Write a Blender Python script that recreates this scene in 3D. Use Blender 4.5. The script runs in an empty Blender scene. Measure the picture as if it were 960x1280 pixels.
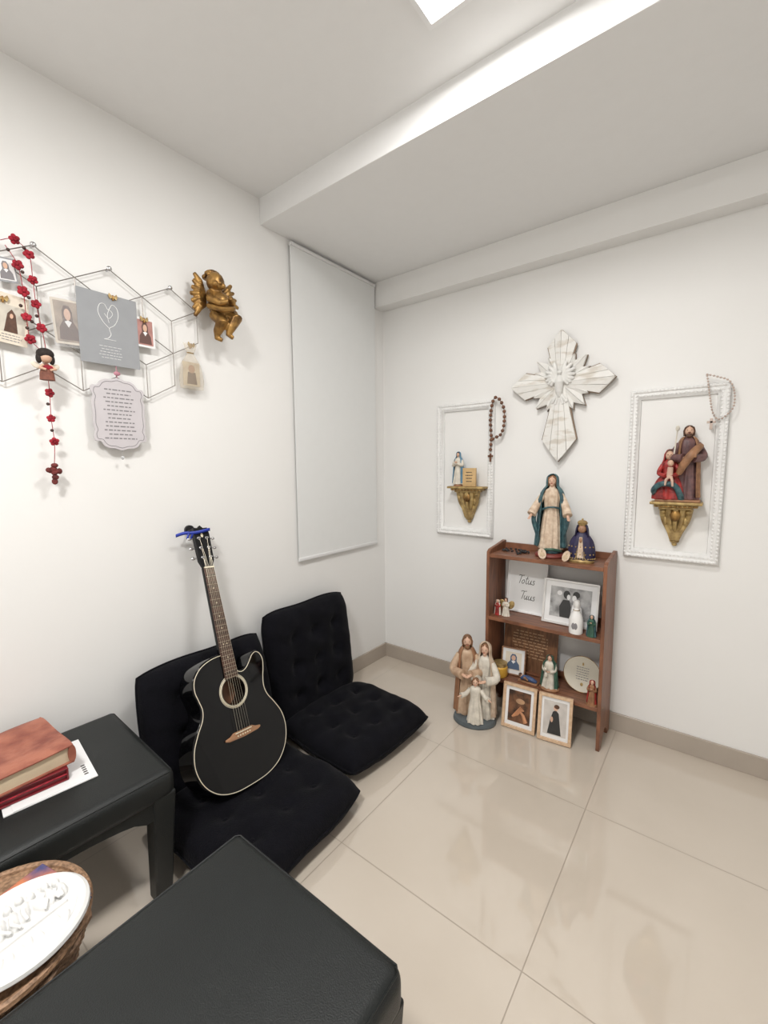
import bpy, bmesh, math, random
from mathutils import Vector, Matrix
random.seed(7)
PI=math.pi
sc=bpy.context.scene; COL=bpy.context.collection
# ---------------------------------------------------------------- camera model
f=541.0; H=1.32
th=math.atan(58/f); az=math.radians(37.8); rho=math.radians(0.5)
F=Vector((-math.sin(az)*math.cos(th),math.cos(az)*math.cos(th),-math.sin(th)))
R0=Vector((math.cos(az),math.sin(az),0)); U0=R0.cross(F)
R=R0*math.cos(rho)-U0*math.sin(rho); U=R0*math.sin(rho)+U0*math.cos(rho)
def ray(u,v): return F+R*((u-480)/f)+U*((640-v)/f)
_d=ray(482,818); _t=-H/_d.z
CAM=Vector((-_d.x*_t,-_d.y*_t,H))
def hit(u,v,ax,val):
    d=ray(u,v); t=(val-CAM[ax])/d[ax]; return CAM+d*t
cd=bpy.data.cameras.new('camera'); co=bpy.data.objects.new('camera',cd); COL.objects.link(co)
cd.sensor_fit='HORIZONTAL'; cd.sensor_width=36; cd.lens=f/960*36; cd.clip_start=0.02
m=Matrix((R,U,-F)).transposed().to_4x4(); m.translation=CAM; co.matrix_world=m
sc.camera=co
# ---------------------------------------------------------------- materials
MATS={}
def mat(name,col,rough=.5,metal=0,var=0,vscale=20,bump=0,bscale=60,col2=None,sheen=0,coat=0,spec=None,emit=None,es=0,alpha=1,trans=0):
    if name in MATS: return MATS[name]
    M=bpy.data.materials.new(name); M.use_nodes=True; nt=M.node_tree; b=nt.nodes['Principled BSDF']
    b.inputs['Base Color'].default_value=(*col,1); b.inputs['Roughness'].default_value=rough; b.inputs['Metallic'].default_value=metal
    if sheen: b.inputs['Sheen Weight'].default_value=sheen; b.inputs['Sheen Roughness'].default_value=.4
    if coat: b.inputs['Coat Weight'].default_value=coat; b.inputs['Coat Roughness'].default_value=.05
    if spec is not None: b.inputs['Specular IOR Level'].default_value=spec
    if emit: b.inputs['Emission Color'].default_value=(*emit,1); b.inputs['Emission Strength'].default_value=es
    if alpha<1: b.inputs['Alpha'].default_value=alpha
    if trans: b.inputs['Transmission Weight'].default_value=trans
    tc=nt.nodes.new('ShaderNodeTexCoord')
    n=nt.nodes.new('ShaderNodeTexNoise'); n.inputs['Scale'].default_value=vscale; n.inputs['Detail'].default_value=5
    nt.links.new(tc.outputs['Object'],n.inputs['Vector'])
    r=nt.nodes.new('ShaderNodeValToRGB')
    c2=col2 if col2 else tuple(c*(1-var) for c in col)
    r.color_ramp.elements[0].color=(*c2,1); r.color_ramp.elements[1].color=(*col,1)
    r.color_ramp.elements[0].position=.35; r.color_ramp.elements[1].position=.62
    nt.links.new(n.outputs['Fac'],r.inputs['Fac']); nt.links.new(r.outputs['Color'],b.inputs['Base Color'])
    if bump:
        n2=nt.nodes.new('ShaderNodeTexNoise'); n2.inputs['Scale'].default_value=bscale; n2.inputs['Detail'].default_value=3
        nt.links.new(tc.outputs['Object'],n2.inputs['Vector'])
        bp=nt.nodes.new('ShaderNodeBump'); bp.inputs['Strength'].default_value=bump; bp.inputs['Distance'].default_value=.004
        nt.links.new(n2.outputs['Fac'],bp.inputs['Height']); nt.links.new(bp.outputs['Normal'],b.inputs['Normal'])
    MATS[name]=M; return M
def wood(name,c1,c2,rough=.45,scale=(2,30,30)):
    M=mat(name,c1,rough,col2=c2,vscale=3,bump=.1,bscale=40)
    nt=M.node_tree; n=[x for x in nt.nodes if x.type=='TEX_NOISE'][0]
    mp=nt.nodes.new('ShaderNodeMapping'); mp.inputs['Scale'].default_value=scale
    tc=[x for x in nt.nodes if x.type=='TEX_COORD'][0]
    nt.links.new(tc.outputs['Object'],mp.inputs['Vector']); nt.links.new(mp.outputs['Vector'],n.inputs['Vector'])
    return M
wallm=mat('wall_paint',(.81,.805,.79),.6,var=.015,vscale=2,bump=.05,bscale=250)
ceilm=mat('ceiling_paint',(.82,.82,.815),.7,var=.01,bump=.03,bscale=200)
basem=mat('baseboard_tile',(.42,.365,.31),.25,var=.06,vscale=6)
# floor material
FM=mat('polished_porcelain',(.565,.50,.425),.04,col2=(.535,.47,.395),vscale=2.5,spec=.95)
nt=FM.node_tree; bs=nt.nodes['Principled BSDF']; rmp=[x for x in nt.nodes if x.type=='VALTORGB'][0]
geo=nt.nodes.new('ShaderNodeNewGeometry'); sx=nt.nodes.new('ShaderNodeSeparateXYZ'); nt.links.new(geo.outputs['Position'],sx.inputs[0])
def mth(op,a,b=None):
    n=nt.nodes.new('ShaderNodeMath'); n.operation=op
    for i,v in enumerate((a,b)):
        if v is None: continue
        if isinstance(v,(int,float)): n.inputs[i].default_value=v
        else: nt.links.new(v,n.inputs[i])
    return n.outputs[0]
def line(o,off,sp):
    q=mth('FRACT',mth('DIVIDE',mth('SUBTRACT',o,off-10*sp),sp))
    return mth('LESS_THAN',mth('MULTIPLY',mth('MINIMUM',q,mth('SUBTRACT',1.0,q)),sp),.0017)
g=mth('MAXIMUM',line(sx.outputs[0],.807,.645),line(sx.outputs[1],-.63,.675))
mx=nt.nodes.new('ShaderNodeMix'); mx.data_type='RGBA'; nt.links.new(g,mx.inputs['Factor'])
nt.links.new(rmp.outputs['Color'],mx.inputs['A']); mx.inputs['B'].default_value=(.34,.29,.235,1)
nt.links.new(mx.outputs['Result'],bs.inputs['Base Color'])
nt.links.new(mth('ADD',mth('MULTIPLY',g,.4),.04),bs.inputs['Roughness'])
leather=mat('black_leather',(.0085,.0105,.0105),.43,var=.2,vscale=8,bump=.25,bscale=420,spec=.38)
velvet=mat('black_velvet_fabric',(.0035,.0035,.006),.9,var=.3,vscale=14,bump=.8,bscale=200,sheen=.03,spec=.15)
gblack=mat('gloss_black_lacquer',(.002,.002,.0025),.05,spec=.33)
cream=mat('cream_binding',(.75,.68,.52),.4)
rosew=wood('rosewood',(.36,.19,.10),(.20,.10,.055),.4)
fretb=wood('fretboard_wood',(.10,.05,.035),(.04,.022,.015),.5)
natural=mat('natural_spruce',(.16,.07,.035),.5,var=.3)
chrome=mat('chrome',(.55,.55,.56),.2,1)
steel=mat('string_steel',(.55,.5,.4),.35,1)
bookw=wood('bookcase_mahogany',(.25,.105,.055),(.13,.052,.028),.42,(4,30,3))
gold=mat('antique_gold',(.40,.225,.065),.38,.6,col2=(.13,.065,.02),vscale=30,bump=.25)
goldp=mat('gold_paint',(.50,.36,.15),.45,.35,col2=(.24,.155,.06),vscale=40)
whitep=mat('white_gesso',(.80,.80,.79),.5,var=.05,vscale=30,bump=.15,bscale=80)
white=mat('white_matte',(.80,.79,.775),.55,var=.02)
plaster=mat('white_plaster',(.72,.72,.71),.6,var=.05,bump=.2,bscale=90)
paper=mat('paper_cream',(.72,.65,.54),.7,var=.06)
paperw=mat('paper_white',(.80,.80,.80),.6,var=.02)
greyc=mat('grey_card',(.30,.31,.325),.6,var=.05)
black=mat('black_matte',(.012,.012,.014),.5)
ink=mat('dark_ink',(.05,.045,.04),.7)
inkg=mat('grey_ink',(.22,.21,.22),.7)
redm=mat('crochet_red',(.40,.012,.03),.8,var=.5,vscale=60,bump=.6,bscale=200)
blue=mat('ribbon_blue',(.015,.04,.36),.45,var=.2)
skin=mat('painted_skin',(.66,.42,.30),.5,var=.08)
skind=mat('painted_skin_dark',(.35,.19,.11),.5,var=.05)
brownh=mat('brown_hair_paint',(.10,.045,.025),.6,var=.3,vscale=60,bump=.4,bscale=120)
wire=mat('wire_metal',(.27,.25,.23),.4,.8)
bluem=mat('robe_teal',(.06,.14,.155),.45,col2=(.02,.055,.07),vscale=55)
robec=mat('robe_beige',(.70,.57,.44),.5,col2=(.52,.38,.27),vscale=45)
robew=mat('robe_white',(.72,.67,.58),.5,var=.22,vscale=40)
tan=mat('robe_tan',(.36,.18,.09),.5,var=.4,vscale=40)
purple=mat('robe_mauve',(.19,.095,.09),.5,col2=(.085,.045,.05),vscale=45)
redr=mat('robe_red',(.42,.035,.03),.45,col2=(.17,.012,.012),vscale=45)
navy=mat('cloak_navy',(.022,.018,.065),.5,var=.3,vscale=30)
green=mat('robe_green',(.05,.13,.09),.45,var=.4,vscale=30)
yellow=mat('honey_yellow',(.70,.40,.06),.4,var=.1)
redbook=mat('red_leather',(.37,.13,.08),.5,col2=(.20,.05,.032),vscale=16,bump=.5,bscale=60)
crimson=mat('crimson_zip_cover',(.17,.012,.018),.4,var=.2,bump=.2)
page=mat('page_edges',(.62,.50,.35),.8,var=.18,vscale=8)
plast=mat('cellophane',(.75,.75,.77),.08,alpha=.14)
organza=mat('organza',(.70,.62,.50),.6,alpha=.3)
distress=mat('whitewashed_wood',(.76,.75,.72),.6,col2=(.60,.56,.50),vscale=10,bump=.3,bscale=60)
_n=[x for x in distress.node_tree.nodes if x.type=='TEX_NOISE'][0]
_r=[x for x in distress.node_tree.nodes if x.type=='VALTORGB'][0]; _r.color_ramp.elements[0].position=.36; _r.color_ramp.elements[1].position=.50
_mp=distress.node_tree.nodes.new('ShaderNodeMapping'); _mp.inputs['Scale'].default_value=(1,3,3)
_tc=[x for x in distress.node_tree.nodes if x.type=='TEX_COORD'][0]
distress.node_tree.links.new(_tc.outputs['Object'],_mp.inputs['Vector']); distress.node_tree.links.new(_mp.outputs['Vector'],_n.inputs['Vector'])
edgew=mat('bare_wood_edge',(.28,.20,.14),.7,var=.3)
lightw=wood('light_wood_frame',(.66,.47,.31),(.55,.37,.23),.5,(20,20,3))
wick=wood('wicker',(.32,.19,.11),(.13,.07,.035),.6,(40,40,120))
beadb=mat('brown_bead_wood',(.17,.07,.035),.4,var=.3)
beadd=mat('dark_bead',(.05,.02,.015),.4,var=.3)
beadw=mat('pale_bead',(.55,.44,.38),.5,var=.25)
blindm=mat('blind_fabric',(.735,.745,.74),.8,var=.01,bump=.1,bscale=600)
rail=mat('rail_white',(.7,.7,.7),.4)
orange=mat('cover_orange',(.62,.20,.06),.45,col2=(.04,.05,.16),vscale=14)
silver=mat('silver_frame',(.70,.69,.67),.4,.2)
glass=mat('crystal',(.9,.92,.95),.03,trans=.9)
bwl=mat('photo_grey',(.48,.48,.48),.4,col2=(.15,.15,.15),vscale=20)
bwd=mat('photo_black',(.03,.03,.03),.4)
warmd=mat('photo_warm_dark',(.20,.09,.045),.4,col2=(.035,.018,.012),vscale=25)
# ---------------------------------------------------------------- mesh builder
def catmull(pts,n=6,closed=False):
    P=[Vector(p) for p in pts]; out=[]; N=len(P)
    rng=range(N) if closed else range(N-1)
    for i in rng:
        if closed: a,b,c,d=P[(i-1)%N],P[i],P[(i+1)%N],P[(i+2)%N]
        else: a,b,c,d=P[max(i-1,0)],P[i],P[i+1],P[min(i+2,N-1)]
        for k in range(n):
            t=k/n
            out.append(.5*((2*b)+(c-a)*t+(2*a-5*b+4*c-d)*t*t+(3*b-a-3*c+d)*t**3))
    if not closed: out.append(P[-1])
    return out
class MB:
    def __init__(s): s.bm=bmesh.new()
    def _x(s,vs,M):
        if M is not None: bmesh.ops.transform(s.bm,matrix=M,verts=vs)
    def box(s,c,d,rot=None,bev=0):
        r=bmesh.ops.create_cube(s.bm,size=1); vs=r['verts']
        for v in vs: v.co=Vector((v.co.x*d[0],v.co.y*d[1],v.co.z*d[2]))
        if bev:
            es=list({e for v in vs for e in v.link_edges})
            rr=bmesh.ops.bevel(s.bm,geom=es,offset=bev,segments=3 if bev<.02 else 6,affect='EDGES',profile=.5)
            vs=list(set(rr['verts'])|{v for v in vs if v.is_valid})
        M=Matrix.Translation(Vector(c))
        if rot is not None: M=M@rot.to_4x4()
        s._x(vs,M); return s
    def ell(s,c,r,seg=16,rot=None):
        if isinstance(r,(int,float)): r=(r,r,r)
        q=bmesh.ops.create_uvsphere(s.bm,u_segments=seg,v_segments=max(6,seg//2+2),radius=1)
        M=Matrix.Translation(Vector(c))
        if rot is not None: M=M@rot.to_4x4()
        s._x(q['verts'],M@Matrix.Diagonal((r[0],r[1],r[2],1))); return s
    def cone(s,p0,p1,r0,r1=None,seg=14):
        return s.tube([p0,p1],[r0,r0 if r1 is None else r1],seg)
    def tube(s,pts,rad,seg=8,closed=False):
        P=[Vector(p) for p in pts]; N=len(P)
        if isinstance(rad,(int,float)): rad=[rad]*N
        rings=[]; up=None
        for i in range(N):
            if closed: T=P[(i+1)%N]-P[i-1]
            else: T=P[min(i+1,N-1)]-P[max(i-1,0)]
            if T.length<1e-9: T=Vector((0,0,1))
            T.normalize()
            if up is None: up=Vector((0,0,1)) if abs(T.z)<.9 else Vector((0,1,0))
            a=up-T*up.dot(T)
            if a.length<1e-6: a=T.orthogonal()
            a.normalize(); b=T.cross(a); up=a
            rings.append([s.bm.verts.new(P[i]+(a*math.cos(2*PI*k/seg)+b*math.sin(2*PI*k/seg))*rad[i]) for k in range(seg)])
        M=N if closed else N-1
        for i in range(M):
            A=rings[i]; B=rings[(i+1)%N]
            for k in range(seg): s.bm.faces.new((A[k],A[(k+1)%seg],B[(k+1)%seg],B[k]))
        if not closed:
            s.bm.faces.new(rings[0][::-1]); s.bm.faces.new(rings[-1])
        return s
    def lathe(s,prof,seg=24,c=(0,0,0),sx=1,sy=1,fold=None,ang=None,cap=True):
        a0,a1=(0,2*PI) if ang is None else ang
        full=ang is None; n=seg if full else seg+1; rings=[]
        zs=[p[1] for p in prof]; z0,z1=min(zs),max(zs)
        for (r,z) in prof:
            ring=[]
            for k in range(n):
                a=a0+(a1-a0)*k/seg; rr=r
                if fold:
                    w=1-(z-z0)/(z1-z0+1e-9); tw=fold[3]*w if len(fold)>3 else 0
                    rr=r*(1+fold[1]*w**.7*(math.cos(fold[0]*a+fold[2]+tw)+.5*math.cos((fold[0]*1.7)//1*a+1-tw)))
                ring.append(s.bm.verts.new((c[0]+rr*math.cos(a)*sx,c[1]+rr*math.sin(a)*sy,c[2]+z)))
            rings.append(ring)
        for i in range(len(rings)-1):
            A,B=rings[i],rings[i+1]
            for k in range(seg):
                s.bm.faces.new((A[k],A[(k+1)%n],B[(k+1)%n],B[k]))
        if full and cap:
            s.bm.faces.new(rings[0][::-1]); s.bm.faces.new(rings[-1])
        return s
    def prism(s,pts,z0,z1,M=None):
        a=[s.bm.verts.new((p[0],p[1],z0)) for p in pts]; b=[s.bm.verts.new((p[0],p[1],z1)) for p in pts]
        n=len(pts); s.bm.faces.new(a[::-1]); s.bm.faces.new(b)
        for i in range(n): s.bm.faces.new((a[i],a[(i+1)%n],b[(i+1)%n],b[i]))
        s._x(a+b,M); return s
    def poly(s,pts,M=None):
        a=[s.bm.verts.new(p) for p in pts]; s.bm.faces.new(a); s._x(a,M); return s
    def build(s,name,mt,parent=None,smooth=True,bev=0,M=None,remesh=0,solid=0,sub=0,sharp=38,relax=3):
        bm=s.bm
        if M is not None: bmesh.ops.transform(bm,matrix=M,verts=bm.verts[:])
        bmesh.ops.recalc_face_normals(bm,faces=bm.faces[:])
        me=bpy.data.meshes.new(name); bm.to_mesh(me); bm.free()
        if smooth:
            for p in me.polygons: p.use_smooth=True
            if not remesh and not sub: me.set_sharp_from_angle(angle=math.radians(sharp))
        me.materials.append(mt)
        o=bpy.data.objects.new(name,me); COL.objects.link(o)
        if parent: o.parent=parent
        if solid:
            q=o.modifiers.new('solid','SOLIDIFY'); q.thickness=solid; q.offset=0
        if remesh:
            q=o.modifiers.new('remesh','REMESH'); q.mode='VOXEL'; q.voxel_size=remesh; q.use_smooth_shade=True
            if relax: q=o.modifiers.new('smooth','SMOOTH'); q.iterations=relax; q.factor=.5
        if bev:
            q=o.modifiers.new('bevel','BEVEL'); q.width=bev; q.segments=3; q.limit_method='ANGLE'; q.angle_limit=.6
        if sub:
            q=o.modifiers.new('sub','SUBSURF'); q.levels=sub; q.render_levels=sub
        return o
def tag(o,label,cat,group=None):
    o['label']=label; o['category']=cat
    if group: o['group']=group
    return o
def thing(name,label,cat,loc=(0,0,0),mtx=None,rz=0,group=None):
    o=bpy.data.objects.new(name,None); COL.objects.link(o); o.empty_display_size=.05
    if mtx is not None:
        M=mtx.to_4x4(); M.translation=Vector(loc); o.matrix_world=M
    else: o.location=loc; o.rotation_euler=(0,0,rz)
    return tag(o,label,cat,group)
ML=Matrix(((0,0,1),(1,0,0),(0,1,0)))      # left wall: right=+y, up=+z, out=+x
MK=Matrix(((1,0,0),(0,0,-1),(0,1,0)))     # back wall: right=+x, up=+z, out=-y
def T(x,y,z): return Matrix.Translation((x,y,z))
def RX(a): return Matrix.Rotation(a,4,'X')
def RZ(a): return Matrix.Rotation(a,4,'Z')
def R3(ax,a): return Matrix.Rotation(a,3,ax)
def lbox(u0,v0,u1,v1,x=.02):
    uc,vc=(u0+u1)/2,(v0+v1)/2; a=hit(u0,vc,0,x).y; b=hit(u1,vc,0,x).y
    t=hit(uc,v0,0,x).z; q=hit(uc,v1,0,x).z
    return Vector((x,(a+b)/2,(t+q)/2)),b-a,t-q
def bbox(u0,v0,u1,v1,y=-.02):
    uc,vc=(u0+u1)/2,(v0+v1)/2; a=hit(u0,vc,1,y).x; b=hit(u1,vc,1,y).x
    t=hit(uc,v0,1,y).z; q=hit(uc,v1,1,y).z
    return Vector(((a+b)/2,y,(t+q)/2)),b-a,t-q
def struct(name,c,d,mt,bev=0):
    o=MB().box((0,0,0),d).build(name,mt,smooth=False,bev=bev); o.location=c; o['kind']='structure'; return o
# ---------------------------------------------------------------- room shell
XR=2.75; YF=-3.7; t_=.1
struct('floor',(XR/2,YF/2,-.05),(XR+.2,-YF+.2,.1),FM)
struct('wall_left',(-.05,YF/2,1.32),(.1,-YF+.2,2.64),wallm)
struct('wall_back',(XR/2,.05,1.32),(XR+.2,.1,2.64),wallm)
struct('wall_right',(XR+.05,YF/2,1.32),(.1,-YF+.2,2.64),wallm)
struct('wall_front',(XR/2,YF-.05,1.32),(XR+.2,.1,2.64),wallm)
struct('ceiling',(XR/2,(YF-.94)/2,2.62),(XR+.2,-YF-.94,.1),ceilm)
struct('trim_1',(XR/2,-.47,2.5625),(XR,.94,.215),ceilm,.002)      # lowered ceiling block with its front face
struct('trim_2',(XR/2,-.045,2.38),(XR,.09,.15),wallm,.002)        # boxed beam along the back wall
struct('baseboard_left',(.006,YF/2,.045),(.012,-YF,.09),basem,.002)
struct('baseboard_back',(XR/2,-.006,.045),(XR,.012,.09),basem,.002)
struct('baseboard_right',(XR-.006,YF/2,.045),(.012,-YF,.09),basem,.002)
# blind
o=thing('roller_blind','white fabric roller blind hanging flat on the left wall near the corner','blind',(.004,-.44,1.625),ML)
MB().box((0,0,.012),(.672,1.60,.003)).build('blind_fabric',blindm,o,smooth=False)
MB().box((0,-.808,.012),(.675,.02,.014),bev=.004).build('bottom_rail',rail,o)
MB().box((0,.806,.012),(.672,.016,.022),bev=.004).build('head_rail',rail,o)
# ceiling lights: one in view, one added as unseen fill
def panel(x,y,lab,pw):
    o=thing('ceiling_light',lab,'ceiling light',(x,y,2.57))
    b=MB(); A=[(-.155,-.155),(.155,-.155),(.155,.155),(-.155,.155)]; B=[(p[0]*.91,p[1]*.91) for p in A]
    for i in range(4):
        j=(i+1)%4; b.prism([A[i],A[j],B[j],B[i]],-.014,-.0005)
    b.build('frame',mat('led_frame_white',(.85,.85,.85),.5),o,smooth=False)
    MB().box((0,0,-.006),(.284,.284,.008)).build('diffuser',mat('led_diffuser',(1,1,1),.5,emit=(1,.99,.97),es=8),o,smooth=False)
    l=bpy.data.lights.new('panel_lamp','AREA'); l.shape='SQUARE'; l.size=.275; l.energy=pw; l.color=(1,.98,.955)
    lo=bpy.data.objects.new('panel_lamp',l); COL.objects.link(lo); lo.location=(x,y,2.554)
panel(1.21,-1.285,'square white LED panel glowing on the ceiling beside the beam',14)
panel(1.30,-2.70,'added unseen square ceiling panel behind the viewer as fill light',43)  # added out of view to brighten the room, not a known fixture
# ---------------------------------------------------------------- stools
def stool(label,x0,x1,y0,y1,z,rz):
    w,d=x1-x0,y1-y0
    o=thing('leather_stool',label,'stool',((x0+x1)/2,(y0+y1)/2,0),rz=rz,group='black leather stools')
    MB().box((0,0,z-.045),(w,d,.09),bev=.03).build('seat',leather,o,sharp=60)
    for sx_ in (-1,1):
        for sy_ in (-1,1):
            b=MB(); cx,cy=sx_*(w/2-.036),sy_*(d/2-.036)
            r=bmesh.ops.create_cube(b.bm,size=1)
            for v in r['verts']:
                k=.066 if v.co.z>0 else .05
                v.co=Vector((cx+v.co.x*k-(0 if v.co.z>0 else sx_*.012),cy+v.co.y*k-(0 if v.co.z>0 else sy_*.012),0 if v.co.z<0 else z-.07))
            b.build('leg',leather,o,bev=.006)
    for (L,M_) in ((w-.12,T(0,-d/2+.03,0)@RX(PI/2)),(w-.12,T(0,d/2-.01,0)@RX(PI/2)),(d-.12,T(w/2-.03,0,0)@RZ(PI/2)@RX(PI/2)),(d-.12,T(-w/2+.01,0,0)@RZ(PI/2)@RX(PI/2))):
        pts=[(-L/2,z-.08),(-L/2,z-.135)]+[(-L/2+.03+(L-.06)*k/12,z-.135+.035*math.sin(PI*k/12)**.5) for k in range(13)]+[(L/2,z-.135),(L/2,z-.08)]
        MB().prism(pts,0,.02,M_).build('apron',leather,o,smooth=False)
    q_=.0088
    P=[(-w/2+q_*2,-d/2+q_),(w/2-q_*2,-d/2+q_),(w/2-q_,-d/2+q_*2),(w/2-q_,d/2-q_*2),(w/2-q_*2,d/2-q_),(-w/2+q_*2,d/2-q_),(-w/2+q_,d/2-q_*2),(-w/2+q_,-d/2+q_*2)]
    MB().tube([(p[0],p[1],z-q_) for p in P],.0018,6,closed=True).build('seam_piping',leather,o)
    return o
stool('black leather stool against the left wall under the red books',.03,.53,-2.29,-1.725,.42,math.radians(-2))
stool('large black leather stool at the bottom edge of the photo',.91,1.405,-2.27,-1.757,.445,math.radians(1))
# ---------------------------------------------------------------- cushions
def cushion(label,loc,w,h,Tk,mtx,group,dim,seed,cr=.06):
    rnd=random.Random(seed)
    o=thing('floor_cushion',label,'cushion',loc,mtx,group=group)
    N=56; b=MB()
    tufts=[(-.5,-.5),(0,-.5),(.5,-.5),(-.5,0),(0,0),(.5,0),(-.5,.5),(0,.5),(.5,.5)]
    ph=[rnd.uniform(0,6) for _ in range(8)]
    def th_(u,v):
        e=max(0,(1-abs(u)**6)*(1-abs(v)**6))**.5
        q=e
        for (a,c) in tufts:
            d2=(u-a)**2+(v-c)**2; q-=dim*math.exp(-d2/(2*.07**2))*e
            q-=dim*.5*math.exp(-d2/(2*.18**2))*e
        q+=.07*e*(math.sin(7*u+ph[0]+2*v)*math.sin(6*v+ph[1])+.6*math.sin(15*u+9*v+ph[2])*math.sin(13*v-5*u+ph[3]))
        return q
    def xy(u,v):
        k=1-cr*abs(v)**6-.010*math.sin(5*v+ph[4]); l=1-cr*abs(u)**6-.010*math.sin(5*u+ph[5])
        return w/2*u*k,h/2*v*l
    G=[[None]*(N+1) for _ in range(N+1)]; G2=[[None]*(N+1) for _ in range(N+1)]
    for i in range(N+1):
        for j in range(N+1):
            u,v=-1+2*i/N,-1+2*j/N; u=math.sin(u*PI/2)*.6+u*.4; v=math.sin(v*PI/2)*.6+v*.4
            x,y=xy(u,v); z=th_(u,v)*Tk/2
            G[i][j]=b.bm.verts.new((x,y,z))
            G2[i][j]=G[i][j] if i in (0,N) or j in (0,N) else b.bm.verts.new((x,y,-abs(z)*.85))
    for i in range(N):
        for j in range(N):
            b.bm.faces.new((G[i][j],G[i+1][j],G[i+1][j+1],G[i][j+1]))
            b.bm.faces.new((G2[i][j],G2[i][j+1],G2[i+1][j+1],G2[i+1][j]))
    b.build('cushion_cover',velvet,o,sub=1)
    per=[xy(-1+2*k/20,-1) for k in range(20)]+[xy(1,-1+2*k/20) for k in range(20)]+[xy(1-2*k/20,1) for k in range(20)]+[xy(-1,1-2*k/20) for k in range(20)]
    MB().tube([(p[0],p[1],0) for p in per],.0045,6,closed=True).build('piping',velvet,o)
    for (a,c) in tufts:
        x,y=xy(a,c)
        MB().ell((x,y,th_(a,c)*Tk/2+.002),(.010,.010,.005),12).build('button',velvet,o)
    return o
g='black tufted floor cushions'
cushion('black tufted seat cushion on the floor below the guitar',(.505,-1.425,.067),.565,.57,.155,Matrix.Identity(3)@R3('Z',math.radians(3)),g,.26,1)
cushion('black tufted seat cushion on the floor nearest the room corner',(.435,-.81,.064),.525,.56,.15,R3('Z',math.radians(-3)),g,.28,2)
cushion('black tufted back cushion leaning on the left wall behind the guitar',(.145,-1.385,.277),.565,.545,.15,ML@R3('X',math.radians(-13)),g,.34,3,.05)
cushion('upright black tufted back cushion leaning on wall nearest the room corner',(.12,-.805,.318),.56,.585,.16,ML@R3('X',math.radians(-7)),g,.36,4,.05)
# ---------------------------------------------------------------- guitar
A0=Vector((.480,-1.430,.140)); A1=Vector((.055,-1.352,1.075))
Ya=(A1-A0).normalized(); Xl=Vector((-.10,1,0)); Xl=(Xl-Ya*Xl.dot(Ya)).normalized(); Zn=Xl.cross(Ya)
GM=Matrix((Xl,Ya,Zn)).transposed()
gt=thing('acoustic_guitar','glossy black cutaway acoustic guitar leaning on black cushions','guitar',A0,GM)
half=[(0,0),(.078,.005),(.142,.030),(.188,.078),(.209,.140),(.203,.200),(.178,.250),(.154,.288),(.146,.320),(.151,.355),(.162,.390),(.168,.425),(.158,.456),(.136,.470),(.112,.462),(.092,.440),(.072,.420),(.050,.412),(.034,.425),(.028,.465),(.026,.492),(-.026,.494),(-.075,.488),(-.122,.468),(-.154,.432),(-.162,.390),(-.153,.350),(-.146,.318),(-.154,.286),(-.178,.250),(-.203,.200),(-.209,.140),(-.188,.078),(-.142,.030),(-.078,.005)]
ol=[(p.x,p.y) for p in catmull([(a,b,0) for a,b in half],6,True)]
body=MB().prism(ol,-.092,0).build('body',gblack,gt,bev=.004)
cut=MB().cone((0,.345,-.07),(0,.345,.05),.05,seg=40).build('cut',natural,gt)
bpy.context.view_layer.update()
q=body.modifiers.new('hole','BOOLEAN'); q.object=cut; q.solver='EXACT'
dg=bpy.context.evaluated_depsgraph_get(); nm=bpy.data.meshes.new_from_object(body.evaluated_get(dg))
body.modifiers.clear(); body.data=nm; nm.name='body'; nm.materials.clear(); nm.materials.append(gblack)
for p in nm.polygons: p.use_smooth=abs(p.normal.z)<.98; p.material_index=0
bpy.data.objects.remove(cut)
MB().cone((0,.345,-.0695),(0,.345,-.066),.0495,seg=40).build('inner_back_wood',natural,gt)
def offs(pts,d):
    n=len(pts); out=[]
    for i in range(n):
        a=Vector(pts[i-1]); c=Vector(pts[(i+1)%n]); t=(c-a); t.normalize(); nn=Vector((-t.y,t.x))
        out.append((pts[i][0]+nn.x*d,pts[i][1]+nn.y*d))
    return out
inn=offs(ol,.007)
MB().tube([(p[0],p[1],.0003) for p in inn],.0014,6,closed=True).build('binding',cream,gt)
b=MB()
for r_ in (.0535,.0575,.062): b.tube([(r_*math.cos(2*PI*k/48),.345+r_*math.sin(2*PI*k/48),.0003) for k in range(48)],.0009 if r_!=.0575 else .0018,6,closed=True)
b.build('rosette',cream,gt)
br=[(-.078,.182),(-.064,.177),(0,.174),(.064,.177),(.078,.182),(.078,.189),(.056,.193),(.042,.201),(-.042,.201),(-.056,.193),(-.078,.189)]
bo=MB().prism(br,0,.008).build('bridge',rosew,gt,bev=.002)
MB().box((0,.196,.009),(.072,.003,.006)).build('saddle',cream,bo)
for k in range(6): MB().ell((-.027+.0108*k,.185,.0095),.0028,10).build('bridge_pin',cream,bo)
nk=MB()
nk.prism([(-.028,.42),(.028,.42),(.022,.85),(-.022,.85)],-.018,.001); nk.build('neck',gblack,gt,bev=.006)
fb=MB().prism([(-.0285,.394),(.0285,.394),(.0215,.845),(-.0215,.845)],.001,.007).build('fretboard',fretb,gt,bev=.001)
for n in range(1,21):
    y=.842-.65*(1-2**(-n/12)); 
    if y<.396: break
    w=.0215+(.845-y)/.451*.007; MB().tube([(-w,y,.0075),(w,y,.0075)],.0008,6).build('fret',steel,fb)
for n in (3,5,7,9,12,15):
    ya=.842-.65*(1-2**(-n/12)); yb=.842-.65*(1-2**(-(n-1)/12)); 
    for xx in ((-.008,.008) if n==12 else (0,)): MB().cone((xx,(ya+yb)/2,.006),(xx,(ya+yb)/2,.0074),.003,seg=12).build('inlay_dot',cream,fb)
MB().box((0,.844,.008),(.043,.005,.008)).build('nut',cream,gt)
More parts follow.
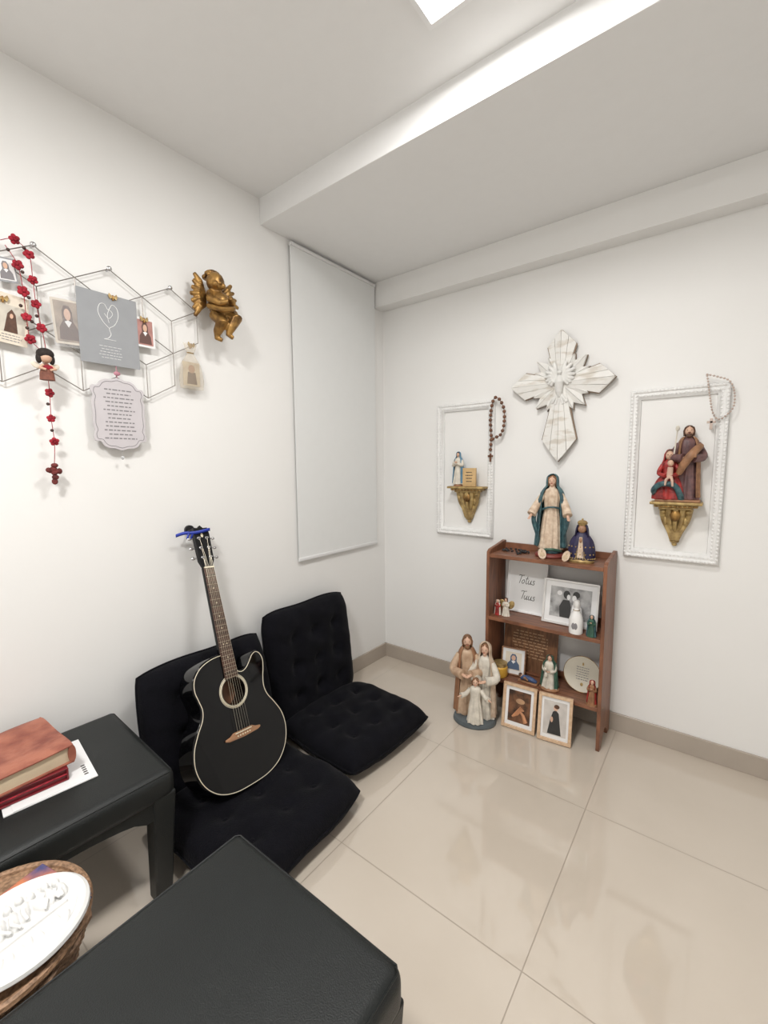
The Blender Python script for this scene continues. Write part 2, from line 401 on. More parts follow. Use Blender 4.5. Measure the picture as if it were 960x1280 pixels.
hs=[(-.022,.846),(.022,.846),(.034,.875),(.037,.99),(.032,1.02),(.012,1.018),(0,1.03),(-.012,1.018),(-.032,1.02),(-.037,.99),(-.034,.875)]
hd=MB().prism(hs,-.013,.003).build('headstock',mat('headstock_black',(.006,.006,.007),.35,spec=.3),gt,bev=.002)
b=MB(); b.ell((0,.985,.0035),(.006,.010,.001),10); b.build('logo_inlay',cream,hd)
for s_ in (-1,1):
    for k in range(3):
        y=.888+.042*k
        MB().cone((s_*.03,y,-.006),(s_*.048,y,-.006),.003).ell((s_*.054,y,-.006),(.009,.0065,.0045),10).build('tuning_peg',chrome,hd)
        MB().cone((s_*.018,y,.002),(s_*.018,y,.014),.0038).cone((s_*.018,y,.002),(s_*.018,y,.005),.0065).build('string_post',chrome,hd)
for k in range(6):
    xb=-.027+.0108*k; xn=-.0175+.007*k; s_=-1 if k<3 else 1; yp=.888+.042*(k if k<3 else 5-k)
    MB().tube([(xb,.186,.010),(xb,.196,.0125),(xn,.844,.0125),(s_*.018,yp,.010)],.0006 if k<3 else .0004,5).build('string',steel,gt)
MB().ell((0,-.004,-.045),(.006,.006,.006),12).build('strap_pin',chrome,gt)
# hanger and ribbon
P=hit(236,668,0,0)
hk=thing('wall_hook','dark metal guitar hook on the wall behind the headstock','hook',(0,P.y-.0,P.z+.02),ML)
MB().cone((0,0,0),(0,0,.012),.020,seg=24).build('mounting_plate',black,hk)
MB().tube(catmull([(-.03,.006,.070),(-.03,0,.050),(-.018,-.004,.034),(0,0,.012),(.02,-.004,.034)],6),.0035,8).build('prongs',black,hk)
a=hit(224,669,0,.05); b_=hit(260,661,0,.075)
rb=MB(); p=catmull([(.045,a.y-.012,a.z-.002),(.055,a.y+.02,a.z+.006),(.078,(a.y+b_.y)/2,a.z+.006),(.085,b_.y-.005,b_.z-.002),(.075,b_.y+.008,b_.z-.004)],6)
for i in range(len(p)-1):
    q=[p[i]+Vector((0,0,.0065)),p[i+1]+Vector((0,0,.0065)),p[i+1]-Vector((0,0,.0065)),p[i]-Vector((0,0,.0065))]; rb.poly(q)
rb.tube(catmull([(.07,a.y+.03,a.z+.003),(.072,a.y+.022,a.z-.014),(.07,a.y+.035,a.z-.02),(.08,a.y+.04,a.z+.0)],5),.003,6)
bmesh.ops.remove_doubles(rb.bm,verts=rb.bm.verts[:],dist=1e-5)
tag(rb.build('blue_ribbon',blue,solid=.0025),'blue ribbon strap looped around the guitar headstock','ribbon')
# ---------------------------------------------------------------- wire grid & cards on left wall
wg=thing('wire_grid_board','hexagonal wire photo grid mounted on the left wall','wire grid',(0,-1.619,1.85),ML)
s=.125; w3=.1083; b=MB(); done=set()
def seg(p,q):
    k=tuple(sorted([(round(p[0],3),round(p[1],3)),(round(q[0],3),round(q[1],3))]))
    if k in done: return
    done.add(k); b.tube([(p[0]+1.619,p[1]-1.85,.02),(q[0]+1.619,q[1]-1.85,.02)],.0017,6)
for (cy,cz) in ((-1.403,1.90),(-1.6196,1.90),(-1.8362,1.90),(-1.5113,1.7125),(-1.7279,1.7125),(-1.9445,1.7125)):
    V=[(cy,cz+s),(cy+w3,cz+s/2),(cy+w3,cz-s/2),(cy,cz-s),(cy-w3,cz-s/2),(cy-w3,cz+s/2)]
    for i in range(6): seg(V[i],V[(i+1)%6])
    seg((cy,cz),V[1]); seg((cy,cz),V[5]); seg((cy,cz),V[3])
b.build('wire_mesh',wire,wg)
for (y,z) in ((-1.6196,2.025),(-1.403,2.025),(-1.8362,2.025)):
    MB().cone((y+1.619,z-1.85,0),(y+1.619,z-1.85,.024),.004).ell((y+1.619,z-1.85,.026),(.009,.009,.005),12).build('wall_peg',chrome,wg)
def strokes(root,mt,w,y1,y0,n,z,seed,fill=.85,th_=None,cx=0):
    rnd=random.Random(seed); b=MB(); dy=(y1-y0)/n; th_=th_ or dy*.3
    for i in range(n):
        y=y1-dy*(i+.5); L=w*rnd.uniform(fill-.25,fill); x=-L/2
        while x<L/2-.0005:
            l=min(rnd.uniform(.05,.14)*w,L/2-x); b.box((cx+x+l/2,y,z),(l,th_,.0004)); x+=l+.03*w
    return b.build('printed_text',mt,root,smooth=False)
def rrect(w,h,r=.003):
    out=[]
    for (sx_,sy_,a) in ((1,1,0),(-1,1,PI/2),(-1,-1,PI),(1,-1,3*PI/2)):
        for k in range(4):
            t=a+k/3*PI/2; out.append((sx_*(w/2-r)+r*math.cos(t),sy_*(h/2-r)+r*math.sin(t)))
    return out
def ellp(cx,cy,rx,ry,n=20): return [(cx+rx*math.cos(2*PI*k/n),cy+ry*math.sin(2*PI*k/n)) for k in range(n)]
def flat(root,name,mt,pts,z,t=.0004): return MB().prism(pts,z,z+t).build(name,mt,root,smooth=False)
def card(name,label,cat,px,x,mt,rot=0):
    c,w,h=lbox(*px,x); o=thing(name,label,cat,c,ML@R3('Z',rot)); MB().prism(rrect(w,h),-.0006,.0006).build('card',mt,o,smooth=False); return o,w,h
def portrait(o,w,h,bg,robe,face,cy=0,z=.0008,scarf=None):
    out=[flat(o,'printed_picture',bg,rrect(w,h,.002),z)]
    p=MB(); p.prism([(-w*.40,-h*.45),(w*.40,-h*.45),(w*.36,-h*.15),(w*.2,h*.02),(w*.2,h*.26),(w*.1,h*.40),(-w*.1,h*.40),(-w*.2,h*.26),(-w*.2,h*.02),(-w*.36,-h*.15)],z+.0005,z+.0009); out.append(p.build('printed_robe',robe,o,smooth=False))
    out.append(flat(o,'printed_face',face,ellp(0,h*.18,w*.13,h*.145),z+.001))
    out.append(flat(o,'printed_collar',scarf or paperw,[(-w*.14,h*.0),(0,-h*.14),(w*.14,h*.0),(0,h*.04)],z+.001))
    return out
o,w,h=card('prayer_card','cream prayer card with veiled figure at the left edge of wire grid','prayer card',(-8,368,35,430),.028,paper,math.radians(-6))
flat(o,'printed_picture',mat('print_sky',(.60,.56,.48),.6,var=.2),rrect(w*.8,h*.55,.002),.0008)
MB().prism([(-w*.2,-h*.27),(w*.2,-h*.27),(w*.12,h*.1),(0,h*.2),(-w*.12,h*.1)],.0013,.0017).build('printed_robe',brownh,o,smooth=False)
flat(o,'printed_face',skin,ellp(0,h*.06,w*.05,h*.05),.0018)
strokes(o,inkg,w*.8,-h*.3,-h*.46,3,.0009,3)
o,w,h=card('picture_card','small grey picture card pinned at the far upper left of wire grid','card',(-6,322,20,352),.026,greyc,.1)
portrait(o,w*.85,h*.85,paperw,inkg,skin)
o,w,h=card('picture_card','saint picture card in clear sleeve left of the grey card','card',(66,375,103,430),.027,paper,math.radians(3))
portrait(o,w*.85,h*.9,mat('print_beige',(.42,.33,.25),.6,var=.5),brownh,skin)
MB().prism(rrect(w*1.12,h*1.15,.002),.003,.0035).build('clear_sleeve',plast,o,smooth=False)
o,w,h=card('grey_card','grey card with white chalice line drawing clipped to wire grid','card',(98,368,172,456),.030,greyc,math.radians(0))
b=MB(); zz=.0012
b.tube(catmull([(x*w,y*h,zz) for x,y in ((0,.02),(-.10,.10),(-.17,.22),(-.14,.33),(-.06,.35),(0,.28),(.07,.36),(.15,.32),(.16,.2),(.09,.08),(0,.02),(.02,-.06),(-.03,-.12),(-.10,-.14))],5),.0011,5)
b.tube(catmull([(x*w,y*h,zz) for x,y in ((-.07,.22),(.0,.16),(.07,.23),(.02,.28),(-.02,.2),(.0,.10))],5),.0009,5)
b.tube([(-.10*w,-.14*h,zz),(.10*w,-.14*h,zz)],.001,5)
b.build('chalice_drawing',paperw,o); strokes(o,paperw,w*.5,-h*.22,-h*.42,5,.0009,5,th_=.0013)
o,w,h=card('picture_card','small veiled portrait card clipped right of the grey card','card',(169,398,193,434),.028,paperw)
portrait(o,w*.8,h*.85,mat('print_pink',(.50,.25,.22),.6,var=.3),mat('print_dark',(.12,.06,.05),.6),skin)
MB().tube([(0,h*.5,.001),(0,h*.72,-.005)],.0008,5).build('hanging_thread',paper,o)
# organza bag
MV2=Matrix(((1,0,0,0),(0,0,1,0),(0,1,0,0),(0,0,0,1)))
c,w,h=lbox(223,430,254,487,.035)
o=thing('organza_bag','small beige organza pouch hanging at right end of wire grid','pouch',c,ML)
b=MB(); b.lathe([(w*.1,-h*.5),(w*.46,-h*.48),(w*.5,-h*.3),(w*.4,h*.05),(w*.2,h*.22),(w*.12,h*.3),(w*.2,h*.36),(w*.28,h*.5)],20,sx=1,sy=.3,cap=False)
b.build('pouch_cloth',organza,o,M=MV2)
MB().tube([(w*.14*math.cos(a/8*2*PI),h*.3,w*.05*math.sin(a/8*2*PI)) for a in range(8)],.0016,6,closed=True).build('drawstring',goldp,o)
MB().box((0,-.16*h,0),(w*.66,h*.52,.004)).build('inner_card',mat('pouch_print',(.60,.50,.36),.6,var=.3),o)
MB().prism([(-w*.2,-h*.38),(w*.2,-h*.38),(w*.15,-h*.12),(-w*.15,-h*.12)],.0022,.0028).build('printed_robe',brownh,o,smooth=False)
flat(o,'printed_face',skind,ellp(0,-.05*h,w*.13,h*.09),.0026)
# ornate plaque
c,w,h=lbox(115,473,181,563,.032)
o=thing('prayer_plaque','white scalloped prayer plaque with printed text hanging below wire grid','plaque',c,ML)
sc_=[(0,.5),(.12,.475),(.22,.47),(.3,.44),(.36,.38),(.45,.37),(.47,.30),(.44,.24),(.47,.15),(.46,0),(.47,-.15),(.44,-.24),(.47,-.30),(.45,-.37),(.36,-.38),(.3,-.44),(.22,-.47),(.12,-.475),(0,-.5)]
full=sc_+[(-a,b2) for a,b2 in sc_[-2:0:-1]]
pl=[(p_.x*w*1.06,p_.y*h) for p_ in catmull([(a,b2,0) for a,b2 in full],3,True)]
MB().prism(pl,-.004,.003).build('board',mat('plaque_lilac_white',(.56,.53,.55),.5,var=.04),o,bev=.001)
MB().tube([(a*.9,b2*.93,.0032) for a,b2 in pl],.0009,5,closed=True).build('border_line',inkg,o)
strokes(o,inkg,w*.72,h*.36,-h*.36,13,.0033,9)
MB().tube([(0,h*.5,0),(.002,h*.60,-.001),(0,h*.66,-.001)],.0015,6).ell((0,h*.56,.003),(.012,.008,.004),10).build('ribbon_bow',mat('ribbon_pink',(.45,.2,.25),.5),o)
MB().tube([(0,-h*.5,0),(0,-h*.56,0)],.0008,5).ell((0,-h*.6,0),(.006,.008,.006),10).lathe([(.001,-h*.62-.03),(.012,-h*.62-.012),(.011,-h*.62),(.004,-h*.6)],8).build('crystal_drop',glass,o)
# clips
def clip(u,v,label):
    P=hit(u,v,0,.034); o=thing('gold_clip',label,'clip',P,ML,group='gold card clips')
    for s_ in (-1,1): MB().prism([(0,-.002),(s_*.012,.010),(s_*.015,.0),(s_*.010,-.010)][::s_],-.002,.002).build('clip_wing',goldp,o,smooth=False)
    MB().box((0,-.004,-.006),(.005,.018,.018),bev=.001).build('clip_body',gold,o)
clip(141,371,'gold butterfly clip on top of the grey card'); clip(180,399,'gold clip above the small veiled portrait card')
clip(3,372,'gold clip on top of the cream prayer card at the left edge'); clip(239,431,'gold clip holding the organza pouch')
# red flower rosary
fl=[(18,299),(36,318),(22,331),(41,350),(29,364),(45,380),(33,396),(52,410),(38,424)]
fl2=[(62,491),(64,523),(68,552)]
O=hit(40,440,0,.045)
o=thing('flower_rosary','red crocheted flower rosary with cross hanging at the left edge','rosary',O,ML)
def loc(u,v,dx=0): 
    P=hit(u,v,0,.045+dx); return Vector((P.y-O.y,P.z-O.z,dx))
b=MB(); b.tube(catmull([loc(*p) for p in [(0,300),(18,299),(36,318),(41,350),(45,380),(52,410),(58,440)]],4),.0011,5)
b.tube(catmull([loc(*p) for p in [(6,306),(22,331),(29,364),(33,396),(38,424),(56,442)]],4),.0011,5)
b.tube(catmull([loc(*p) for p in [(58,440),(60,470),(62,491),(64,523),(68,552),(68,580)]],4),.0011,5).build('cord',redm,o)
frnd=random.Random(11)
def flower(P,r):
    b=MB(); r*=frnd.uniform(.88,1.1); a0=frnd.uniform(0,1.2); R_=R3('Z',a0)@R3('X',frnd.uniform(-.5,.5))@R3('Y',frnd.uniform(-.5,.5))
    for k in range(5):
        a=2*PI*k/5; q=R_@Vector((r*.6*math.cos(a),r*.6*math.sin(a),0)); b.ell(P+q,(r*.48,r*.48,r*.3),10)
    b.ell(P+R_@Vector((0,0,r*.3)),r*.28,8)
    b.build('crochet_flower',redm,o)
for p in fl: flower(loc(*p),.0148)
for p in fl2: flower(loc(*p),.013)
bb=[(10,312),(28,340),(36,372),(26,382),(40,402),(46,395),(34,410),(60,505),(65,538),(30,310)]
for p in bb: MB().ell(loc(*p),.0052,10).build('bead',beadd,o)
C=loc(68,592,.0)
b=MB(); 
for (dx,dy) in ((.002,.027),(-.001,.015),(0,.002),(.002,-.012),(.0,-.026),(-.015,.012),(.015,.008),(-.009,.010),(.009,.007)): b.ell((C.x+dx,C.y+dy,C.z+frnd.uniform(-.002,.002)),(.0095*frnd.uniform(.85,1.15),.0095*frnd.uniform(.85,1.15),.006),10)
b.build('crochet_cross',mat('crochet_maroon',(.17,.028,.025),.8,var=.5,vscale=60,bump=.6,bscale=200),o)
# doll
c,w,h=lbox(45,435,70,475,.072)
o=thing('angel_doll','tiny dark haired doll with red bodice hanging on the flower rosary','doll',c,ML)
MB().ell((0,h*.20,0),(h*.17,h*.18,h*.17)).build('head',skin,o)
MB().ell((0,h*.31,-.002),(h*.24,h*.19,h*.20)).ell((-h*.17,h*.16,-.004),(h*.08,h*.16,h*.12)).ell((h*.17,h*.16,-.004),(h*.08,h*.16,h*.12)).build('hair',mat('yarn_black',(.02,.012,.01),.8,bump=.5,bscale=200),o)
MB().lathe([(h*.20,0),(h*.19,h*.2),(h*.14,h*.42),(h*.05,h*.52)],20,sy=.8,fold=(7,.04,0)).build('dress',mat('crochet_brown',(.24,.09,.06),.8,var=.4,vscale=60,bump=.5,bscale=200),o,M=T(0,-h*.5,0)@MV2)
MB().ell((.002,-h*.12,h*.10),(h*.14,h*.08,h*.06)).build('red_scarf',redm,o)
for s_ in (-1,1): MB().tube([(s_*h*.1,-h*.05,.006),(s_*h*.2,-h*.16,.012),(s_*h*.06,-h*.2,.018)],[.005,.0045,.004],8).build('arm',skin,o)
for s_ in (-1,1): MB().ell((s_*h*.24,-h*.06,-.008),(h*.15,h*.09,.003),rot=R3('Z',s_*.5)).build('wing',paper,o)
# ---------------------------------------------------------------- gold cherub
c,w,h=lbox(230,339,290,429,.03)
o=thing('cherub_ornament','antique gold winged cherub mounted on the wall beside wire grid','wall ornament',c,ML)
k=h
b=MB()
b.ell((-.01*k,.29*k,.06),(.125*k,.135*k,.12*k)).ell((-.005*k,.255*k,.06+.117*k),(.021*k,.021*k,.025*k)).ell((-.065*k,.235*k,.06+.088*k),(.04*k,.04*k,.036*k)).ell((.055*k,.235*k,.06+.088*k),(.04*k,.04*k,.036*k))
b.tube([(.0*k,.19*k,.045),(.02*k,.06*k,.055),(.04*k,-.08*k,.055)],[.09*k,.125*k,.13*k],14)
b.ell((.035*k,.02*k,.08),(.125*k,.13*k,.10*k))
b.tube([(.10*k,.15*k,.05),(.20*k,.05*k,.08),(.13*k,.01*k,.115),(.07*k,.06*k,.125)],[.058*k,.052*k,.044*k,.036*k],10)
b.tube([(-.07*k,.14*k,.05),(-.15*k,.02*k,.08),(-.06*k,-.04*k,.115),(.02*k,-.01*k,.13)],[.058*k,.052*k,.044*k,.036*k],10)
b.tube([(.10*k,-.12*k,.06),(.19*k,-.20*k,.11),(.12*k,-.31*k,.10),(.10*k,-.41*k,.09),(.15*k,-.45*k,.10)],[.105*k,.092*k,.066*k,.044*k,.032*k],12)
b.tube([(-.01*k,-.13*k,.055),(.0*k,-.27*k,.09),(-.02*k,-.38*k,.065),(-.02*k,-.46*k,.06),(.03*k,-.49*k,.075)],[.105*k,.088*k,.062*k,.042*k,.03*k],12)
b.build('body',gold,o,remesh=.0032)
b=MB(); rnd=random.Random(3)
for i in range(60):
    a=rnd.uniform(0,2*PI); e=rnd.uniform(.3,1.5)
    b.ell((-.01*k+.127*k*math.cos(a)*math.cos(e),.315*k+.125*k*math.sin(e),.055+.115*k*math.sin(a)*math.cos(e)-.012),.030*k,8)
b.build('curly_hair',gold,o,remesh=.003,relax=1)
for s_ in (-1,1):
    b=MB()
    for i in range(7):
        q=(.72 if s_<0 else 1.0); bx,by=(.0*k+s_*.10*k,(.12-.02*i)*k)
        tip=(bx+s_*(.17+.028*min(i,3)-.02*max(0,i-3))*k*q*1.25,by+(.25-.075*i)*k)
        b.tube([(bx,by,.018),((bx+tip[0])/2+s_*.02*k,(by+tip[1])/2+.03*k,.034),(tip[0],tip[1],.026)],[.035*k,.044*k,.026*k],8)
    b.build('wing',gold,o,remesh=.003,relax=1)
MB().tube(catmull([(-.13*k,-.05*k,.06),(-.05*k,-.12*k,.115),(.07*k,-.10*k,.135),(.17*k,-.05*k,.1),(.24*k,-.14*k,.06),(.23*k,-.26*k,.05)],5),[(.040-.0007*i)*k for i in range(26)],8).build('drapery',gold,o)
# ---------------------------------------------------------------- back wall cross
o=thing('wall_cross','whitewashed wooden sunburst cross with a dove on the back wall','wall cross',(1.135,-.012,1.72),MK)
def arm(L,wd,ang,name='cross_arm',n=4,zb=.004,tw=.72,w0=.02,parent=None):
    Mx=RZ(ang)
    prof=lambda t: (w0+(wd/2-w0)*t**1.1)
    root=MB(); bm=root.bm
    for i in range(n):
        u0=-1+2*i/n; u1=-1+2*(i+1)/n; g_=.045/n
        u0+=g_; u1-=g_
        P_=lambda u,t: (u*prof(t),L*(tw*t))
        end=lambda u: (u*prof(1),L*(tw+(1-tw)*(1-abs(u)**1.1)))
        um=(u0+u1)/2
        poly=[P_(u0,0),P_(u0,.5),end(u0),end(um),end(u1),P_(u1,.5),P_(u1,0)][::-1]
        vb=[];vt=[]
        for p in poly:
            uu=abs(p[0])/(wd/2); zt=zb+.026-.018*min(1,uu)
            vb.append(bm.verts.new(Mx@Vector((p[0],p[1],zb)))); vt.append(bm.verts.new(Mx@Vector((p[0],p[1],zt))))
        bm.faces.new(vb[::-1]); bm.faces.new(vt)
        for q in range(len(poly)): bm.faces.new((vb[q],vb[(q+1)%len(poly)],vt[(q+1)%len(poly)],vt[q]))
    ob=root.build(name,distress,o,smooth=False)
    pts=[(-w0-.003,0),(-wd/2-.003,L*tw-.002),(0,L+.004),(wd/2+.003,L*tw-.002),(w0+.003,0)][::-1]
    MB().prism(pts,zb-.008 if zb>.01 else -.006,zb+.003,Mx).build('edge_backing',edgew,ob,smooth=False)
for kk in range(4):
    a=PI/4+kk*PI/2
    for da in (-.34,.34): arm(.145,.056,a+da,'short_ray',2,.003,.6,.012)
    arm(.165,.066,a,'short_ray',2,.005,.6,.012)
arm(.25,.135,0,zb=.012); arm(.385,.165,PI,zb=.012); arm(.245,.135,PI/2,zb=.012); arm(.245,.135,-PI/2,zb=.012)
DW=mat('dove_white',(.76,.755,.73),.6,var=.1)
b=MB(); b.tube([(0,.03,.042),(0,.0,.048),(0,-.045,.042),(0,-.072,.038)],[.012,.022,.017,.007],14).ell((.003,.046,.050),(.013,.013,.013)).tube([(.006,.048,.058),(.016,.043,.064)],[.005,.001],8)
dv=b.build('dove',DW,o,remesh=.0022)
for s_ in (-1,1):
    b=MB()
    for i in range(7):
        a=math.radians(78-i*19); L=.095-.004*abs(i-1)-(.006*i)
        b.tube([(s_*.010,.010,.038),(s_*(.010+L*.5*math.cos(a)),.010+L*.55*math.sin(a)+.008,.045),(s_*(.010+L*.9*math.cos(a)),.010+L*.92*math.sin(a),.038),(s_*(.010+L*math.cos(a)),.010+L*math.sin(a),.034)],[.008,.010,.008,.003],8)
    b.build('dove_wing',DW,dv,remesh=.002,relax=0)
b=MB()
for i in range(5):
    a=math.radians(-90+(i-2)*17); b.tube([(0,-.045,.038),(.062*math.cos(a),-.045+.062*math.sin(a),.033)],[.006,.007],8)
b.build('dove_tail',DW,dv)
# ---------------------------------------------------------------- frames
def wallframe(label,x0,x1,z0,z1):
    w,h=x1-x0,z1-z0; o=thing('empty_frame',label,'frame',((x0+x1)/2,-.001,(z0+z1)/2),MK,group='white ornate wall frames')
    prof=[(0,0),(0,.018),(.004,.025),(.010,.027),(.016,.022),(.024,.024),(.030,.020),(.034,.013),(.040,.010),(.042,.0)]
    b=MB(); cs=[(-1,-1),(1,-1),(1,1),(-1,1)]; rings=[]
    for (sx_,sy_) in cs: rings.append([b.bm.verts.new((sx_*(w/2-p[0]),sy_*(h/2-p[0]),p[1])) for p in prof])
    for i in range(4):
        A,B=rings[i],rings[(i+1)%4]
        for k in range(len(prof)-1): b.bm.faces.new((A[k],A[k+1],B[k+1],B[k]))
        b.bm.faces.new((A[-1],A[0],B[0],B[-1]))
    b.build('moulding',whitep,o,sharp=50)
    b=MB()
    for (ax,n,L) in ((0,46,h),(1,22,w)):
        for s_ in (-1,1):
            for k in range(n):
                t=(k+.5)/n*(L-.03)-(L-.03)/2
                for (d_,r_,zz) in ((.0075,.0052,.0255),(.026,.0042,.0225)):
                    q=s_*((w if ax==0 else h)/2-d_)
                    P_=(q,t,zz) if ax==0 else (t,q,zz)
                    b.ell(P_,(r_,r_*1.35,.0035) if ax==0 else (r_*1.35,r_,.0035),6,rot=R3('Z',.7*(-1)**k))
    b.build('carved_ornament',whitep,o)
    return o
wallframe('white ornate empty frame left of the cross with brown rosary',.424,.786,.906,1.672)
wallframe('white ornate empty frame at the right of the cross',1.444,1.802,.886,1.646)
# corbels
def corbel(px,label,dep):
    c,w,h=bbox(*px,-.05); zt=c.z+h/2
    o=thing('corbel_shelf',label,'wall shelf',(c.x,-.001,zt),group='gilded corbel shelves')
    MB().box((0,-dep/2,-.006),(w,dep,.012),bev=.003).build('shelf_top',goldp,o)
    MB().box((0,-dep*.44,-.018),(w*.84,dep*.86,.012),bev=.004).box((0,-dep*.38,-.029),(w*.66,dep*.74,.010),bev=.003).build('cornice',goldp,o)
    b=MB()
    n=5
    for i in range(n):
        u=-1+2*i/(n-1)
        pts=[(u*w*.27,-dep*.56*(1-.3*u*u),-.032),(u*w*.23,-dep*.5*(1-.3*u*u),-h*.42),(u*w*.13,-dep*.34*(1-.3*u*u),-h*.66),(u*w*.07,-dep*.24,-h*.85)]
        b.tube(catmull(pts,5),[w*.068-(w*.040)*k/15 for k in range(16)],8)
    b.prism([(-w*.28,-.03),(-w*.23,-h*.45),(-w*.09,-h*.86),(w*.09,-h*.86),(w*.23,-h*.45),(w*.28,-.03)],0,dep*.4,Matrix(((1,0,0,0),(0,0,-1,0),(0,1,0,0),(0,0,0,1))))
    b.build('fluted_body',goldp,o)
    for s_ in (-1,1): MB().ell((s_*w*.25,-dep*.42,-.045),(w*.07,dep*.16,w*.07)).ell((s_*w*.19,-dep*.40,-.045-h*.2),(w*.05,dep*.1,h*.10)).build('scroll',goldp,o)
    MB().ell((0,-dep*.60,-h*.30),(w*.10,dep*.10,h*.13)).build('leaf_carving',gold,o)
    MB().ell((0,-dep*.18,-h*.88),(w*.10,dep*.15,h*.06)).ell((0,-dep*.14,-h*.96),(w*.055,dep*.1,h*.045)).build('finial',goldp,o)
    b=MB()
    for k in range(9): b.ell((-w*.36+w*.72*k/8,-dep*.87,-.020),(w*.035,.004,.004),8)
    b.build('beading',gold,o)
    return zt,c.x,w
czR,cxR,cwR=corbel((812,627,877,684),'gold fluted corbel shelf inside the right frame',.10)
czL,cxL,cwL=corbel((562,608,606,654),'gold fluted corbel shelf inside the left frame',.085)
# ---------------------------------------------------------------- figures
def figure(root,name,h,robe,M,mantle=None,veil=True,hair=None,beard=False,arms='pray',sk=skin,wd=1.0,fold=9,hs_=1.0,armm=None,mw=1.0,tilt=0):
    armm=armm or robe
    k=h
    prof=[(.165,0),(.17,.02),(.155,.12),(.135,.28),(.118,.42),(.10,.54),(.108,.64),(.118,.72),(.10,.785),(.05,.815),(.035,.85)]
    pc=catmull([(r,z,0) for r,z in prof],4)
    b=MB().lathe([(p.x*k*wd,p.y*k) for p in pc],72,sx=1,sy=.72,fold=(fold,.10,1.0,2.2))
    bd=b.build(name,robe,root,M=M,sharp=75)
    hz=.905*k; hr=.053*k*hs_
    b=MB().ell((0,-.005*k,hz),(hr*.95,hr*1.05,hr*1.25),18).ell((0,-hr*1.10,hz-hr*.12),(hr*.13,hr*.2,hr*.26),8).ell((0,-hr*.75,hz-hr*.90),(hr*.38,hr*.35,hr*.3),10).tube([(0,0,.80*k),(0,0,.87*k)],.03*k,10)
    for s_ in (-1,1): b.ell((s_*hr*.93,0,hz-hr*.05),(hr*.12,hr*.25,hr*.32),8).ell((s_*hr*.45,-hr*.72,hz-hr*.35),(hr*.3,hr*.3,hr*.3),8)
    b.build('head',sk,bd,M=M)
    for s_ in (-1,1):
        MB().ell((s_*hr*.36,-hr*1.0,hz+hr*.12),(hr*.16,hr*.08,hr*.085),8).build('eye',ink,bd,M=M)
        MB().ell((s_*hr*.36,-hr*.97,hz+hr*.36),(hr*.22,hr*.06,hr*.04),8).build('eyebrow',brownh,bd,M=M)
    MB().ell((0,-hr*1.06,hz-hr*.55),(hr*.22,hr*.06,hr*.07),8).build('mouth',redr,bd,M=M)
    if hair:
        b=MB().ell((0,hr*.30,hz+hr*.42),(hr*1.08,hr*1.04,hr*1.08),16).ell((0,hr*.6,hz-hr*.6),(hr*1.0,hr*.6,hr*1.2),14)
        for s_ in (-1,1): b.tube([(s_*hr*.2,-hr*.55,hz+hr*1.15),(s_*hr*.8,-hr*.45,hz+hr*.8),(s_*hr*1.02,-hr*.1,hz),(s_*hr*1.0,hr*.0,hz-hr*1.2)],[hr*.2,hr*.26,hr*.28,hr*.18],8)
        b.build('hair',hair,bd,M=M)
    if beard:
        b=MB().ell((0,-hr*.66,hz-hr*1.05),(hr*.66,hr*.48,hr*.70),14).ell((0,-hr*1.04,hz-hr*.38),(hr*.38,hr*.12,hr*.10),8); b.build('beard',hair or brownh,bd,M=M)
    if mantle:
        pr=[(.185,.03),(.178,.12),(.168,.28),(.160,.42),(.155,.54),(.148,.66),(.136,.74),(.105,.80)]
        pr+=[(.077,.845),(.076,.90),(.069,.955),(.040,.99),(.002,1.0)] if veil else [(.06,.83)]
        pr=[(p.x,p.y) for p in catmull([(r,z,0) for r,z in pr],4)]
        pr=[(max(r,.001),z) for r,z in pr]
        g_=1.12 if veil else 1.0
        b=MB().lathe([(r*k*(wd*mw if z<.80 else (wd*mw*(.845-z)+hs_*(z-.80))/.045 if z<.845 else hs_),z*k) for r,z in pr],72,sx=1,sy=.80,fold=(9,.08,.4,1.6),ang=(-PI/2+g_*.75,3*PI/2-g_*.75))
        b.build('mantle',mantle,bd,M=M@T(0,.010*k,0),solid=.012*k,sharp=75)
    A={'pray':[(.115,0,.74),(.15,-.04,.58),(.02,-.13,.66)],'down':[(.115,0,.74),(.175,-.06,.60),(.225,-.15,.47)],'open':[(.115,0,.74),(.20,-.02,.62),(.29,-.1,.60)],'hold':[(.115,0,.74),(.165,-.05,.57),(.05,-.16,.55)]}[arms]
    for s_ in (-1,1):
        hn=MB()
        pts=[(s_*p[0]*k*(wd if i<1 else 1),p[1]*k,p[2]*k) for i,p in enumerate(A)]
        MB().tube(catmull(pts,5),[(.038+.0022*i)*k for i in range(11)],12).build('sleeve',armm,bd,M=M)
        e=Vector(pts[2]); d=(e-Vector(pts[1])).normalized()
        hn.tube([e-d*.01*k,e+d*.03*k,e+d*.055*k],[.017*k,.019*k,.011*k],8)
        for q in range(4):
            side=Vector((0,0,1)) if arms=='pray' else Vector((1,0,0)); 
            hn.tube([e+d*.04*k+side*(q-1.5)*.008*k,e+d*(.085-.004*abs(q-1.5))*k+side*(q-1.5)*.009*k],[.006*k,.004*k],6)
        hn.tube([e+d*.015*k,e+d*.045*k+Vector((-s_*.02*k,0,.02*k))],[.007*k,.004*k],6)
        hn.build('hand',sk,bd,M=M)
    return bd
I4=Matrix.Identity(4)
